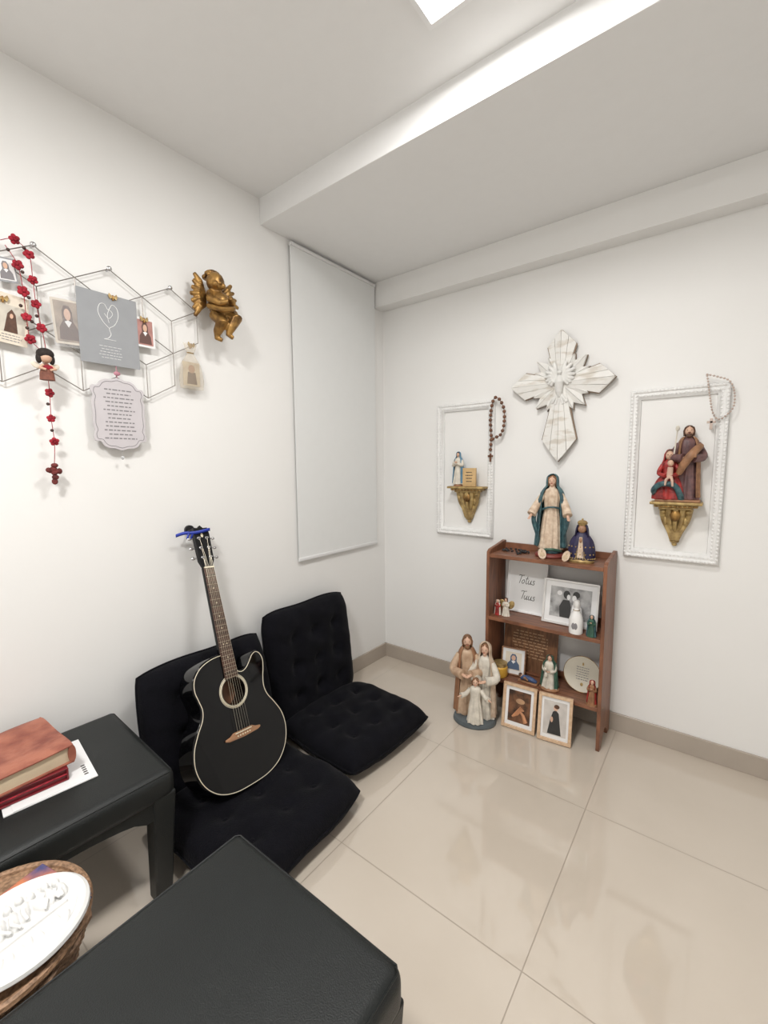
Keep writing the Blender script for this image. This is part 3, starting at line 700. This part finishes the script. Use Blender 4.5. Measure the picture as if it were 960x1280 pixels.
# bookcase --------------------------------------------------------
BX0,BX1,BY0,BY1=.852,1.420,-.237,-.016
SH=[.862,.530,.205]
bc=thing('bookcase','small open three shelf wooden bookcase against the back wall','bookcase',((BX0+BX1)/2,(BY0+BY1)/2,0))
hw=(BX1-BX0)/2; hd_=(BY1-BY0)/2
MS=Matrix(((0,0,1,0),(1,0,0,0),(0,1,0,0),(0,0,0,1)))
sp=[(-hd_,0),(-hd_+.045,0)]+[(-hd_+.045+(2*hd_-.09)*k/8,.012+.05*math.sin(PI*k/8)) for k in range(9)]+[(hd_-.045,0),(hd_,0),(hd_,.905),(hd_-.02,.908),(0,.895),(-hd_+.02,.885),(-hd_,.872)]
for s_ in (-1,1):
    MB().prism(sp,0,.016,T(-hw if s_<0 else hw-.016,0,0)@MS).build('side_panel',bookw,bc,smooth=False,bev=.002)
for z in SH:
    s1=MB().box((0,0,z-.009),(2*hw-.032,2*hd_-.006,.018)).build('shelf',bookw,bc,smooth=False,bev=.0015)
    MB().box((0,hd_-.008,z+.016),(2*hw-.032,.012,.032)).build('back_rail',bookw,s1,smooth=False,bev=.0015)
for s_ in (-1,1):
    for z in SH:
        for y in (-.07,.07): MB().cone((s_*(hw+.0005),y,z-.009),(s_*(hw-.002),y,z-.009),.004,seg=10).build('screw_cap',goldp,bc)
SZ={0:SH[0],1:SH[1],2:SH[2]}
def on(px,y,sh):
    c,w,h=bbox(*px,y); q=w/2+.020; return Vector((min(max(c.x,BX0+q),BX1-q),y,SZ[sh]+.0005)),w,h
# top shelf -----------------------------------
p,w,h=on((664,594,716,697),-.12,0)
o=thing('mary_statue','tall robed statue with blue mantle and open hands on bookcase top','statue',p,rz=.1)
MB().lathe([(.07,0),(.074,.006),(.07,.016),(.06,.02)],28,sy=.85).build('plinth',mat('plinth_red',(.20,.04,.03),.5),o)
b=MB().ell((0,0,.032),(.052,.045,.028),20); b.build('globe',bluem,o)
b=MB().tube(catmull([(-.05,-.02,.03),(-.02,-.05,.04),(.02,-.052,.045),(.05,-.02,.035),(.045,.01,.03)],5),.006,8); b.build('serpent',green,o)
bd=figure(o,'robe',h-.04,robec,T(0,0,.04),mantle=bluem,arms='down',hair=mat('chestnut_hair',(.28,.14,.07),.6,var=.3),wd=.90,armm=robec,mw=1.16,fold=11)
k=h
MB().tube(catmull([(-.10*k,-.04*k,.50*k+.03),(-.03*k,-.082*k,.53*k+.03),(.04*k,-.082*k,.535*k+.03),(.10*k,-.04*k,.52*k+.03)],5),.011*k,10).build('sash',bluem,o)
for s_ in (-1,1): MB().tube(catmull([(s_*.10*k,-.035*k,.78*k),(s_*.15*k,-.07*k,.62*k),(s_*.19*k,-.08*k,.46*k),(s_*.15*k,-.05*k,.28*k),(s_*.13*k,-.03*k,.14*k)],4),[(.018+.010*math.sin(PI*i/16))*k for i in range(17)],8).build('mantle_edge',bluem,o)
for j,(u,lab) in enumerate(((680,'cream embossed oval medal left of the tall statue base'),(706,'cream embossed oval medal right of the tall statue base'))):
    q=hit(u,682,1,-.2); o=thing('oval_medal',lab,'medal',(q.x,-.206,SH[0]+.0005),R3('Z',(.35,-.3)[j])@MK@R3('X',math.radians(-24))@R3('Z',(.2,-.15)[j]),group='oval medals')
    MB().prism(ellp(0,.027,.0185,.027,28),-.002,.003).build('disc',robec,o,bev=.001)
    MB().ell((0,.024,.003),(.007,.015,.003)).ell((0,.040,.004),(.004,.005,.003)).ell((-.009,.022,.003),(.004,.010,.002)).ell((.009,.022,.003),(.004,.010,.002)).build('relief',mat('relief_buff',(.55,.42,.28),.5),o)
p,w,h=on((712,649,743,703),-.165,0)
o=thing('crowned_statue','small crowned dark statue in gold trimmed navy cloak on bookcase top','statue',p,rz=.1)
MB().lathe([(h*.27,0),(h*.28,h*.04),(h*.24,h*.08)],24,sy=.7).build('plinth',goldp,o)
pc=[(p_.x,p_.y) for p_ in catmull([(h*.27,h*.06,0),(h*.28,h*.18,0),(h*.275,h*.34,0),(h*.235,h*.50,0),(h*.16,h*.62,0),(h*.08,h*.7,0)],4)]
b=MB().lathe(pc,40,sy=.62,fold=(9,.05,0)); b.build('cloak',navy,o)
b=MB()
for i in range(32):
    a=2*PI*i/32; b.ell((h*.29*math.cos(a),h*.18*math.sin(a),h*.10),.0034,6)
for i in range(15):
    for sg in (-1,1): b.ell((sg*h*(.09-.004*i),-h*(.180-.0022*i-.0004*i*i),h*(.12+.035*i)),.0030,6)
for i in range(14):
    a=-PI/2+(i%7-3)*.38; zz=.2+.17*(i//7); rr_=(.285,.270)[i//7]+.004; b.ell((h*rr_*math.cos(a),h*rr_*.62*math.sin(a),h*zz),.0036,6)
b.build('gold_trim',goldp,o)
MB().prism([(-h*.07,h*.12),(h*.07,h*.12),(h*.03,h*.6),(-h*.03,h*.6)],h*.165,h*.178,Matrix(((1,0,0,0),(0,0,-1,0),(0,1,0,0),(0,0,0,1)))).build('white_front',robec,o,smooth=False)
MB().ell((0,-.004,h*.77),(h*.09,h*.09,h*.10)).ell((0,-h*.105,h*.76),(.002,.003,.003),8).build('head',skind,o)
for s_ in (-1,1): MB().ell((s_*h*.03,-h*.118,h*.785),(.0014,.0012,.0009),8).build('eye',ink,o)
MB().ell((0,-h*.19,h*.53),(h*.03,h*.03,h*.06)).build('joined_hands',skind,o)
MB().lathe([(h*.15,h*.60),(h*.13,h*.76),(h*.11,h*.84),(h*.06,h*.89)],24,ang=(-PI/2+.95,3*PI/2-.95),sy=.9).build('veil',navy,o,solid=.003)
b=MB().lathe([(h*.080,h*.85),(h*.105,h*.91),(h*.08,h*.955),(h*.02,h*.975)],20,fold=(8,.1,0))
b.ell((0,0,h*.99),h*.022,8); b.build('crown',goldp,o)
# black rosary coil top left
p,w,h=on((622,682,662,694),-.12,0)
o=thing('black_rosary','black beaded rosary coiled on the left of bookcase top','rosary',p)
b=MB(); pts=[(w*.42*math.cos(t*.42)*(1-.012*t),.035*math.sin(t*.42)*(1-.012*t),.006+.006*(t%7)/7) for t in range(34)]
for q in pts: b.ell(q,.0055,8)
b.build('bead_strand',black,o); MB().box((w*.2,-.04,.004),(.008,.035,.006)).box((w*.2,-.035,.004),(.024,.008,.006)).build('crucifix',black,o)
# small standing frames
def pframe(name,label,p,w,h,railw,fm,tilt,yaw=0,mount=paperw,depth=.014,group=None):
    M_=R3('Z',yaw)@MK@R3('X',math.radians(-tilt))
    o=thing(name,label,'picture frame',p,M_,group=group)
    b=MB()
    O_=[(-w/2,0),(w/2,0),(w/2,h),(-w/2,h)]; I_=[(-w/2+railw,railw),(w/2-railw,railw),(w/2-railw,h-railw),(-w/2+railw,h-railw)]
    for i in range(4):
        j=(i+1)%4; b.prism([O_[i],O_[j],I_[j],I_[i]],0,depth)
    b.build('frame',fm,o,smooth=False,bev=.0012)
    MB().box((0,h/2,depth*.3),(w-railw*1.6,h-railw*1.6,.003)).build('mount_board',mount,o,smooth=False)
    return o,depth*.3+.0018
p,w,h=on((634,707,683,771),-.075,1)
o,z=pframe('framed_print','white framed print reading Totus Tuus on the middle shelf',p,w,h,.008,mat('frame_bright_white',(.88,.88,.88),.5),6,mount=mat('print_ground',(.84,.85,.85),.6))
GL={'T':([[(.0,1.80),(.3,1.98),(.8,1.92),(1.30,2.02)],[(.70,1.94),(.60,1.0),(.50,.0)]],.98),
'o':([[(.45,.95),(.12,.7),(.05,.25),(.3,0),(.6,.3),(.58,.75),(.42,.95)]],.80),
't':([[(.35,1.75),(.22,.7),(.25,.12),(.45,.0),(.65,.2)],[(-.02,1.15),(.3,1.2),(.68,1.25)]],.72),
'u':([[(.08,.95),(.05,.35),(.25,.0),(.5,.2),(.66,.9)],[(.68,.95),(.62,.3),(.75,.0),(.92,.15)]],1.0),
's':([[(.5,.85),(.25,.95),(.12,.7),(.4,.45),(.45,.12),(.2,-.02),(.02,.15)]],.6)}
b=MB(); sz=.0225
for word,y0,x0 in (('Totus',h*.56,-.053),('Tuus',h*.26,-.036)):
    x=x0
    for chh in word:
        st,adv=GL[chh]
        for l in st: b.tube(catmull([(x+(a+.20*c_)*sz,y0+c_*sz,z+.0004) for a,c_ in l],5),.0014,5)
        x+=adv*sz
b.build('lettering',ink,o)
p,w,h=on((678,731,748,786),-.135,1)
o,z=pframe('photo_frame','silver framed black and white photo on the middle shelf',p,w,h,.010,silver,10)
flat(o,'photo_print',bwl,[(x,y+h/2) for x,y in rrect(w*.74,h*.68,.001)],z)
b=MB()
b.prism([(-.045,h*.17),(.004,h*.17),(.006,h*.42),(-.004,h*.56),(-.034,h*.56),(-.05,h*.4)],z+.0005,z+.0009).prism(ellp(-.018,h*.68,.016,.020),z+.0005,z+.0009).prism(ellp(.026,h*.70,.016,.017),z+.0005,z+.0009)
b.build('dark_figures',bwd,o,smooth=False)
b=MB(); b.prism([(.006,h*.17),(.062,h*.17),(.054,h*.42),(.036,h*.54),(.012,h*.48)],z+.001,z+.0013).prism(ellp(.018,h*.62,.010,.015),z+.001,z+.0013).prism(ellp(-.009,h*.63,.008,.013),z+.001,z+.0013).prism(ellp(-.052,h*.70,.012,.012),z+.001,z+.0013); b.build('pale_figure',paperw,o,smooth=False)
# white bottle
p,w,h=on((712,750,729,791),-.205,1)
o=thing('holy_water_bottle','white bottle with small label in front of the silver photo frame','bottle',p)
MB().lathe([(w*.5,0),(w*.52,h*.04),(w*.52,h*.42),(w*.4,h*.58),(w*.22,h*.68),(w*.2,h*.82)],24).build('bottle_body',white,o)
MB().lathe([(w*.26,h*.8),(w*.27,h*.9),(w*.2,h*.98),(w*.05,h)],20).build('cap',silver,o)
MB().ell((0,-w*.5,h*.25),(w*.22,.0015,h*.12)).build('label_emblem',inkg,o)
MB().tube([(w*.24*math.cos(a),w*.24*math.sin(a),h*.7) for a in [i*PI/8 for i in range(16)]],.0015,6,closed=True).build('neck_cord',goldp,o)
# small figurines shelf 1
p,w,h=on((613,752,625,771),-.19,1)
o=thing('small_figurine','tiny red and white figurine at left end of middle shelf','figurine',p); figure(o,'robe',h*1.0,redr,I4,mantle=robew,arms='pray',hs_=1.6,wd=1.1)
p,w,h=on((624,749,641,771),-.18,1)
o=thing('small_figurine','tiny white angel figurine with wings at left of middle shelf','figurine',p); figure(o,'robe',h*1.0,robew,I4,hair=brownh,arms='pray',hs_=1.6,wd=1.3)
for s_ in (-1,1): MB().ell((s_*h*.24,h*.14,h*.62),(h*.17,.003,h*.26),rot=R3('Y',s_*.5)).build('wing',goldp,o)
p,w,h=on((733,769,746,796),-.215,1)
o=thing('small_figurine','small dark green robed figurine at right end of middle shelf','figurine',p); figure(o,'robe',h,green,I4,mantle=bluem,arms='pray',hs_=1.3,wd=1.1)
# lower shelf ---------------------------------
p,w,h=on((629,785,696,852),-.07,2)
o=thing('wooden_plaque','brown engraved wooden prayer plaque at back of lowest shelf','plaque',p,MK@R3('X',math.radians(-7)))
pts=[(-w/2,0),(w/2,0),(w/2,h*.86),(w*.42,h*.93),(w*.2,h*.93),(0,h),(-w*.2,h*.93),(-w*.42,h*.93),(-w/2,h*.86)]
MB().prism(pts,0,.010).build('board',wood('plaque_wood',(.24,.11,.05),(.13,.06,.03),.5,(30,4,4)),o,smooth=False,bev=.002)
strokes(o,mat('engraved_text',(.50,.32,.18),.6),w*.8,h*.88,h*.76,1,.0104,1,th_=.006); strokes(o,MATS['engraved_text'],w*.8,h*.74,h*.25,9,.0104,4)
MB().box((0,.004,.02),(w*1.0,.008,.03)).build('ledge',bookw,o,smooth=False)
p,w,h=on((627,815,656,847),-.15,2)
o,z=pframe('photo_frame','small dark framed picture of embracing figures on lowest shelf',p,w,h,.006,rosew,12,yaw=.15)
for c_ in portrait(o,w*.66,h*.66,paper,mat('print_blue',(.08,.12,.2),.6),skin,z=z): c_.location.y=h/2
p,w,h=on((649,832,673,852),-.185,2)
o=thing('sleeping_figurine','small reclining figurine in blue and brown on lowest shelf','figurine',p)
MB().box((0,0,.004),(w,.04,.008),bev=.002).build('base',tan,o)
MB().tube(catmull([(-w*.38,0,.017),(-w*.1,0,.022),(w*.2,-.004,.020),(w*.42,0,.012)],5),[.008+.006*math.sin(PI*(k+3)/18) for k in range(16)],12).build('robe',mat('robe_blue',(.06,.10,.22),.5,var=.3),o)
MB().ell((-w*.40,0,.028),.0095,12).build('head',skin,o); MB().ell((-w*.43,0,.031),(.0095,.011,.009),12).build('hair',brownh,o)
MB().tube([(-w*.2,-.012,.026),(0,-.018,.020),(-w*.15,-.016,.032)],.005,8).build('arm',tan,o)
p,w,h=on((675,824,699,866),-.185,2)
o=thing('small_figurine','green and cream robed kneeling figurine on lowest shelf by plate','figurine',p)
MB().lathe([(w*.5,0),(w*.52,.006),(w*.42,.012)],20,sy=.8).build('base',tan,o)
figure(o,'robe',h*.95,robew,T(0,0,.01),mantle=green,arms='hold',hair=brownh,hs_=1.35,wd=1.35)
MB().ell((-.006,-w*.42,h*.5),(.008,.007,.014)).ell((-.008,-w*.45,h*.68),.007,10).build('child',robew,o)
# plate
p,w,h=on((704,820,752,868),-.12,2)
o=thing('decorative_plate','round cream prayer plate standing on lowest shelf','plate',p,MK@R3('X',math.radians(-12)))
rr=w*.5; MB().lathe([(rr*.55,-.004),(rr*.62,0),(rr*.92,.007),(rr,.010),(rr*1.0,.012),(rr*.9,.0095),(rr*.62,.003),(.001,.003)],40,c=(0,rr,.004)).build('dish',mat('plate_glaze',(.62,.58,.48),.25,var=.03),o)
MB().tube([(rr*.99*math.cos(a/40*2*PI),rr+rr*.99*math.sin(a/40*2*PI),.0155) for a in range(40)],.0014,6,closed=True).build('rim_line',gold,o)
b=strokes(o,inkg,rr*1.0,rr*1.42,rr*.62,6,.0082,8)
b2=MB().ell((0,rr*.42,.008),(.007,.009,.001),10).ell((0,rr*1.55,.010),(.004,.008,.001),8); b2.build('painted_emblem',goldp,o)
p,w,h=on((735,850,750,881),-.212,2)
o=thing('small_figurine','tiny brown nativity figurine at right front of lowest shelf','figurine',p)
MB().lathe([(w*.5,0),(w*.48,.004),(w*.2,.007)],18).build('base',tan,o); figure(o,'robe',h*.95,tan,T(0,0,.004),mantle=redr,arms='pray',hs_=1.4,wd=1.0)
p,w,h=on((616,832,634,849),-.20,2)
o=thing('candle_jar','small yellow candle jar at left end of lowest shelf','candle',p)
MB().lathe([(w*.42,0),(w*.5,h*.15),(w*.5,h*.7),(w*.42,h*.8)],24).build('jar',yellow,o); MB().lathe([(w*.46,h*.78),(w*.46,h*.98),(w*.3,h)],24).build('lid',goldp,o)
# statue at left corbel
c,w,h=bbox(565,565,582,608,-.05)
o=thing('small_statue','small white and blue robed statue on the left corbel shelf','statue',(c.x,-.055,czL+.0005)); MB().lathe([(.026,0),(.026,.008),(.02,.012)],20).build('plinth',tan,o)
figure(o,'robe',h-.012,robew,T(0,0,.012),mantle=mat('mantle_skyblue',(.12,.26,.38),.5,var=.2),arms='pray',hair=brownh)
c,w,h=bbox(577,585,596,608,-.06)
o=thing('inscribed_block','yellowish inscribed wooden block on the left corbel shelf','block',(c.x+.005,-.065,czL+.0005),MK)
MB().box((0,h/2,0),(w*.85,h,.014),bev=.002).build('block',mat('pale_yellow_wood',(.62,.42,.2),.5,var=.2),o); strokes(o,ink,w*.6,h*.85,h*.2,4,.0073,3)
# holy family on right corbel
c,w,h=bbox(815,531,880,628,-.06)
o=thing('holy_family_statue','painted statue of seated woman with child and standing man, right corbel','statue',(cxR+.004,-.056,czR+.0005))
MB().box((0,0,.005),(cwR*.86,.075,.01),bev=.002).build('plinth',tan,o)
figure(o,'man_robe',h-.01,purple,T(.026,.014,.01)@RZ(.1),mantle=tan,veil=False,hair=brownh,beard=True,arms='hold',wd=.85)
k=h
MB().tube(catmull([(.07,-.01,.72*k),(.045,-.045,.62*k),(.02,-.045,.50*k),(.0,-.035,.36*k)],5),[.012,.0135,.0145,.015,.0155,.016,.016,.016,.016,.016,.016,.015,.014,.013,.012,.010],10).build('man_sash',tan,o)
k=h*.62
wb_=MB(); wb_.lathe([(p_.x,p_.y) for p_ in catmull([(.27*k,0,0),(.28*k,.03*k,0),(.25*k,.25*k,0),(.20*k,.40*k,0),(.13*k,.52*k,0),(.125*k,.66*k,0),(.13*k,.76*k,0),(.05*k,.84*k,0)],3)],60,sy=.62,fold=(9,.10,.6,2))
wb=wb_.build('woman_robe',redr,o,M=T(-.036,-.006,.01),sharp=75)
MM=T(-.036,-.006,.01)
b=MB().tube(catmull([(-.2*k,.02,.05*k),(-.24*k,-.03,.2*k),(-.1*k,-.05,.33*k),(.12*k,-.05,.30*k),(.22*k,-.035,.12*k),(.24*k,-.02,.02*k)],5),[.06*k]*26,10); b.build('lap_cloth',bluem,wb,M=MM)
b=MB().ell((0,-.004,.92*k),(.075*k,.078*k,.095*k)).ell((0,-.004-.078*k,.91*k),(.012*k,.02*k,.022*k),8); b.build('woman_head',skin,wb,M=MM)
for s_ in (-1,1): MB().ell((s_*.028*k,-.004-.073*k,.935*k),(.011*k,.008*k,.007*k),8).build('woman_eye',ink,wb,M=MM)
MB().ell((0,.006,.96*k),(.086*k,.078*k,.09*k)).ell((0,.01,.84*k),(.085*k,.06*k,.13*k)).build('woman_hair',brownh,wb,M=MM)
MB().lathe([(.16*k,.45*k),(.16*k,.7*k),(.11*k,.84*k),(.10*k,.95*k),(.06*k,1.03*k),(.004,1.05*k)],20,sy=.7,ang=(-PI/2+.95,3*PI/2-.95)).build('woman_veil',redr,wb,M=MM@T(0,.006,0),solid=.003)
for s_ in (-1,1): MB().tube(catmull([(s_*.12*k,0,.72*k),(s_*.17*k,-.02,.55*k),(s_*.03*k,-.05,.5*k)],5),[.045*k]*11,10).build('woman_sleeve',redr,wb,M=MM)
ch=MB().tube([(.03*k,-.045,.48*k),(.04*k,-.05,.68*k)],[.06*k,.05*k],12).tube([(.03*k,-.05,.48*k),(-.02*k,-.07,.42*k),(-.03*k,-.07,.3*k)],[.03*k,.028*k,.02*k],8).tube([(.06*k,-.05,.48*k),(.09*k,-.07,.40*k),(.10*k,-.07,.28*k)],[.03*k,.028*k,.02*k],8).build('child_tunic',mat('child_pink',(.62,.42,.33),.5,var=.1),o,M=MM,remesh=.002)
MB().ell((.04*k,-.052,.76*k),(.055*k,.055*k,.065*k)).build('child_head',skin,ch,M=MM); MB().ell((.04*k,-.046,.785*k),(.06*k,.058*k,.06*k)).build('child_hair',brownh,ch,M=MM)
MB().tube([(-.02,-.03,.62*h),(-.012,-.035,.93*h)],.003,6).ell((-.012,-.035,.94*h),(.008,.008,.012),8).build('staff',robew,o)
MB().box((.045,-.048,.60*h),(.028,.02,.022),bev=.002).build('wooden_box',tan,o)
# holy family on floor
fp=hit(592,903,2,0); c,w,h=bbox(565,798,627,905,fp.y)
o=thing('holy_family_statue','large cream and brown holy family statue standing on the floor beside bookcase','statue',(fp.x-.005,fp.y+.02,0),rz=.3)
MB().lathe([(.105,0),(.11,.008),(.105,.024),(.09,.030)],30,sy=.8).build('plinth',mat('plinth_slate',(.10,.12,.13),.5,var=.2),o)
hh=h-.03
sandy=mat('sandy_hair',(.24,.12,.06),.6,var=.3)
figure(o,'man_robe',hh,mat('robe_sand',(.58,.42,.29),.5,col2=(.40,.26,.17),vscale=25),T(-.045,.02,.03)@RZ(.15),mantle=mat('mantle_brown',(.34,.17,.09),.5,var=.3),veil=False,hair=sandy,beard=True,arms='hold',wd=.8)
figure(o,'woman_robe',hh*.93,robew,T(.048,.01,.03)@RZ(-.15),mantle=mat('mantle_cream',(.62,.50,.38),.5,col2=(.45,.33,.24),vscale=25),hair=sandy,arms='hold',wd=.8)
figure(o,'child_robe',hh*.55,robew,T(.012,-.062,.03),hair=sandy,arms='open',hs_=1.25)
# floor frames
for i,(px,lab) in enumerate((((627,852,670,912),'light wood framed photo of clasped hands on floor, left of pair'),((671,862,715,934),'light wood framed photo of woman in black on floor, right of pair'))):
    q0=hit(px[0],905 if i==0 else 921,2,0); q1=hit(px[2]-1,919 if i==0 else 934,2,0); d=(q1-q0); w=d.length*.985; yaw=math.atan2(d.y,d.x)
    mid=(q0+q1)/2; mid.z=.0015; h=.222 
    o,z=pframe('photo_frame',lab,mid,w,h,.014,lightw,9,yaw=yaw,depth=.016,group='light wood frames on the floor')
    if i==0:
        flat(o,'photo_print',warmd,[(x,y+h/2) for x,y in rrect(w*.66,h*.70,.001)],z)
        b=MB()
        for q in range(4): b.tube([(-.030+.007*q,h*(.26+.02*q),z+.0006),(-.008+.007*q,h*(.41+.01*q),z+.0006),(.007+.006*q,h*(.51-.02*q),z+.0006)],[.006,.0055,.0035],6)
        b.tube([(.036,h*.20,z+.0006),(.022,h*.34,z+.0006),(.0,h*.44,z+.0006)],[.011,.008,.005],6)
        b.build('printed_hands',mat('photo_skin',(.60,.28,.14),.5,var=.4),o)
        MB().prism(ellp(.004,h*.63,.022,.013),z+.0005,z+.001).build('printed_cup',mat('photo_tan',(.50,.30,.17),.5,var=.4),o,smooth=False)
    else:
        flat(o,'photo_print',mat('photo_pale',(.62,.58,.54),.5,var=.2),[(x,y+h/2) for x,y in rrect(w*.68,h*.72,.001)],z)
        b=MB().prism([(-.032,h*.16),(.030,h*.16),(.022,h*.42),(.016,h*.62),(.002,h*.68),(-.010,h*.64),(-.021,h*.46)],z+.0005,z+.001); b.build('printed_dress',bwd,o,smooth=False)
        MB().prism(ellp(.002,h*.72,.010,.013),z+.0005,z+.001).prism(ellp(-.014,h*.47,.006,.013),z+.0012,z+.0015).build('printed_skin',skin,o,smooth=False); MB().prism(ellp(.006,h*.755,.012,.010),z+.0012,z+.0015).build('printed_hair',brownh,o,smooth=False)
# rosaries on frames
def rosary(label,pts,mt,r,cross,y,gap=2.5):
    P0=hit(*pts[0][:2],1,y); o=thing('rosary',label,'rosary',P0,MK)
    L=[]
    for (u,v,*e) in pts:
        yy=e[0] if e else y
        q=hit(u,v,1,yy); L.append(Vector((q.x-P0.x,q.z-P0.z,-(yy-y))))
    C_=catmull(L,14)
    MB().tube(C_,r*.22,5).build('cord',mt,o)
    b=MB(); last=C_[0]; b.ell(last,r,8)
    for q in C_[1:]:
        if (q-last).length>r*gap: b.ell(q,r,8); last=q
    b.build('beads',mt,o)
    q=hit(*cross,1,y); x,z=q.x-P0.x,q.z-P0.z
    MB().box((x,z,0),(.010,.046,.006),bev=.001).box((x,z+.008,0),(.030,.010,.006),bev=.001).build('crucifix',mt,o)
rosary('brown wooden rosary draped over the top of the left frame',[(613,562),(614,547),(613,525),(615,506,-.042),(619,497,-.042),(625,500,-.042),(630,512),(630,530),(626,543),(619,547),(614,550)],beadb,.0098,(613,572),-.038,2.3)
rosary('pale bead rosary draped over top right corner of the right frame',[(884,468),(898,471,-.04),(912,476,-.04),(918,490),(917,508),(908,519),(898,524),(891,516),(888,500),(886,484),(884,469)],beadw,.0042,(889,530),-.036,2.6)
# ---------------------------------------------------------------- books on stool
def book(name,label,p,w,l,t,cover,rz,pages=page,soft=0):
    o=thing(name,label,'book',p,rz=rz)
    if soft:
        for zz,sg in ((t*.06,0),(t*.95,1)):
            b=MB(); N=14; G=[[b.bm.verts.new((-w/2+w*i/N,-l/2+l*j/N,zz+(sg*(.0018*math.sin(5*i/N+2*j/N)+.0022*math.sin(7*j/N+1))-sg*.006*(i/N)**6-sg*.004*abs(2*j/N-1)**8))) for j in range(N+1)] for i in range(N+1)]
            for i in range(N):
                for j in range(N): b.bm.faces.new((G[i][j],G[i+1][j],G[i+1][j+1],G[i][j+1]))
            b.build('cover',cover,o,solid=t*.09,bev=.001,sharp=180)
        b=MB().tube([(-w/2+.003,-l/2,t/2),(-w/2+.003,l/2,t/2)],t*.49,16); 
        for v in b.bm.verts: v.co.x=-w/2+.004+(v.co.x+w/2-.003)*.35
        b.build('spine',cover,o)
    else: MB().box((0,0,t*.04+.0005),(w,l,t*.09),bev=.0012).box((0,0,t*.955),(w,l,t*.09),bev=.0012).box((-w/2+.002,0,t/2),(.005,l,t*.95),bev=.0018).build('cover',cover,o)
    MB().box((-.002,0,t*.48),(w-.014,l-.014,t*.78)).build('page_block',pages,o,smooth=False)
    return o
ZS=.421
o=thing('white_papers','white printed papers under the red books on stool','papers',(.262,-1.985,ZS),rz=math.radians(-6))
MB().box((0,0,.002),(.245,.21,.003)).build('lower_sheet',paperw,o,smooth=False); MB().box((.006,.004,.0045),(.225,.19,.002),rot=R3('Z',.05)).build('upper_sheet',paperw,o,smooth=False)
for i in range(5): MB().box((.045+.012*i,.083,.0058),(.006,.010,.0004)).build('printed_mark',ink,o,smooth=False)
o=book('zip_cover_book','dark crimson zipped book lying below the large red book',(.215,-2.035,ZS+.006),.19,.26,.036,crimson,PI/2+math.radians(180-5),crimson)
MB().tube([(-.093,-.127,.018),(.095,-.129,.018),(.095,.129,.018),(-.093,.127,.018)],.0022,6).build('zip',redm,o)
o=book('red_book','large worn red leather book on top of the crimson zipped book',(.218,-2.03,ZS+.0425),.185,.25,.056,redbook,PI/2+math.radians(180+3),soft=1)
# ---------------------------------------------------------------- basket
BZ=.425; bcx,bcy,br_=.735,-2.195,.158
o=thing('wicker_basket','round woven wicker basket between the two leather stools','basket',(bcx,bcy,0))
b=MB(); prof=[(.075,0),(.085,.05),(.10,.15),(.115,.27),(.14,.37),(br_,BZ-.02),(br_-.002,BZ)]
n=34
for i in range(n):
    t=i/(n-1); z=.005+t*(BZ-.012)
    for a_,c_ in zip(prof,prof[1:]):
        if a_[1]<=z<=c_[1]: r0=a_[0]+(c_[0]-a_[0])*(z-a_[1])/(c_[1]-a_[1]); break
    b.tube([((r0+.003*(-1)**(k+i))*math.cos(2*PI*k/36),(r0+.003*(-1)**(k+i))*math.sin(2*PI*k/36),z) for k in range(36)],.0068,6,closed=True)
b.build('woven_side',wick,o)
MB().tube([(br_*math.cos(2*PI*k/40),br_*math.sin(2*PI*k/40),BZ) for k in range(40)],.009,8,closed=True).build('rim',wick,o)
MB().cone((0,0,BZ-.02),(0,0,BZ+.002),br_-.004,seg=40).build('lid',wick,o)
o=book('colorful_book','orange and dark blue book lying on the wicker basket',(.752,-2.170,BZ+.010),.170,.215,.010,orange,math.radians(14),paperw)
o=thing('relief_plaque','white oval plaster plaque with carved figures on the orange book','plaque',(.786,-2.160,BZ+.0205),rz=math.radians(8))
PS=Matrix.Diagonal((1.12,1.08,1,1))
MB().lathe([(.104,0),(.108,.005),(.107,.012),(.101,.017),(.095,.015),(.091,.009),(.001,.009)],48,sx=.88,sy=1).build('oval_base',plaster,o,M=PS)
b=MB(); rnd=random.Random(5)
b.prism(ellp(0,0,.074,.088,32),.005,.011)
for i in range(9):
    y=-.072+.018*i; e=math.sqrt(max(.1,1-(y/.10)**2)); xx=-.014*e+rnd.uniform(-.004,.004)
    b.ell((xx,y,.012),(.024*e,.0085,.014),12,rot=R3('Z',rnd.uniform(-.4,.4))).ell((xx-.026*e-.004,y+rnd.uniform(-.003,.003),.017),(.0074,.0068,.009),10).tube([(xx-.008,y,.023),(xx+.012*e,y+rnd.uniform(-.010,.010),.025),(xx+.024*e,y+rnd.uniform(-.008,.008),.019)],[.0042,.0036,.003],6)
b.box((.022,0,.013),(.007,.135,.012),bev=.002)
for i in range(9): b.ell((.044+rnd.uniform(-.006,.008),-.054+.0135*i,.010),(.012,.0056,.008),8,rot=R3('Z',rnd.uniform(-.6,.6)))
for i in range(5): b.ell((-.060+abs(i-2)*.006,-.044+.022*i,.010),(.006,.009,.006),8)
b.build('carved_relief',plaster,o,remesh=.0015,relax=1,M=PS)
# ---------------------------------------------------------------- world + view
w_=bpy.data.worlds.new('world'); sc.world=w_; w_.use_nodes=True; w_.node_tree.nodes['Background'].inputs[0].default_value=(.9,.92,1,1); w_.node_tree.nodes['Background'].inputs[1].default_value=.3
sc.view_settings.view_transform='Standard'; sc.view_settings.look='None'; sc.view_settings.exposure=0
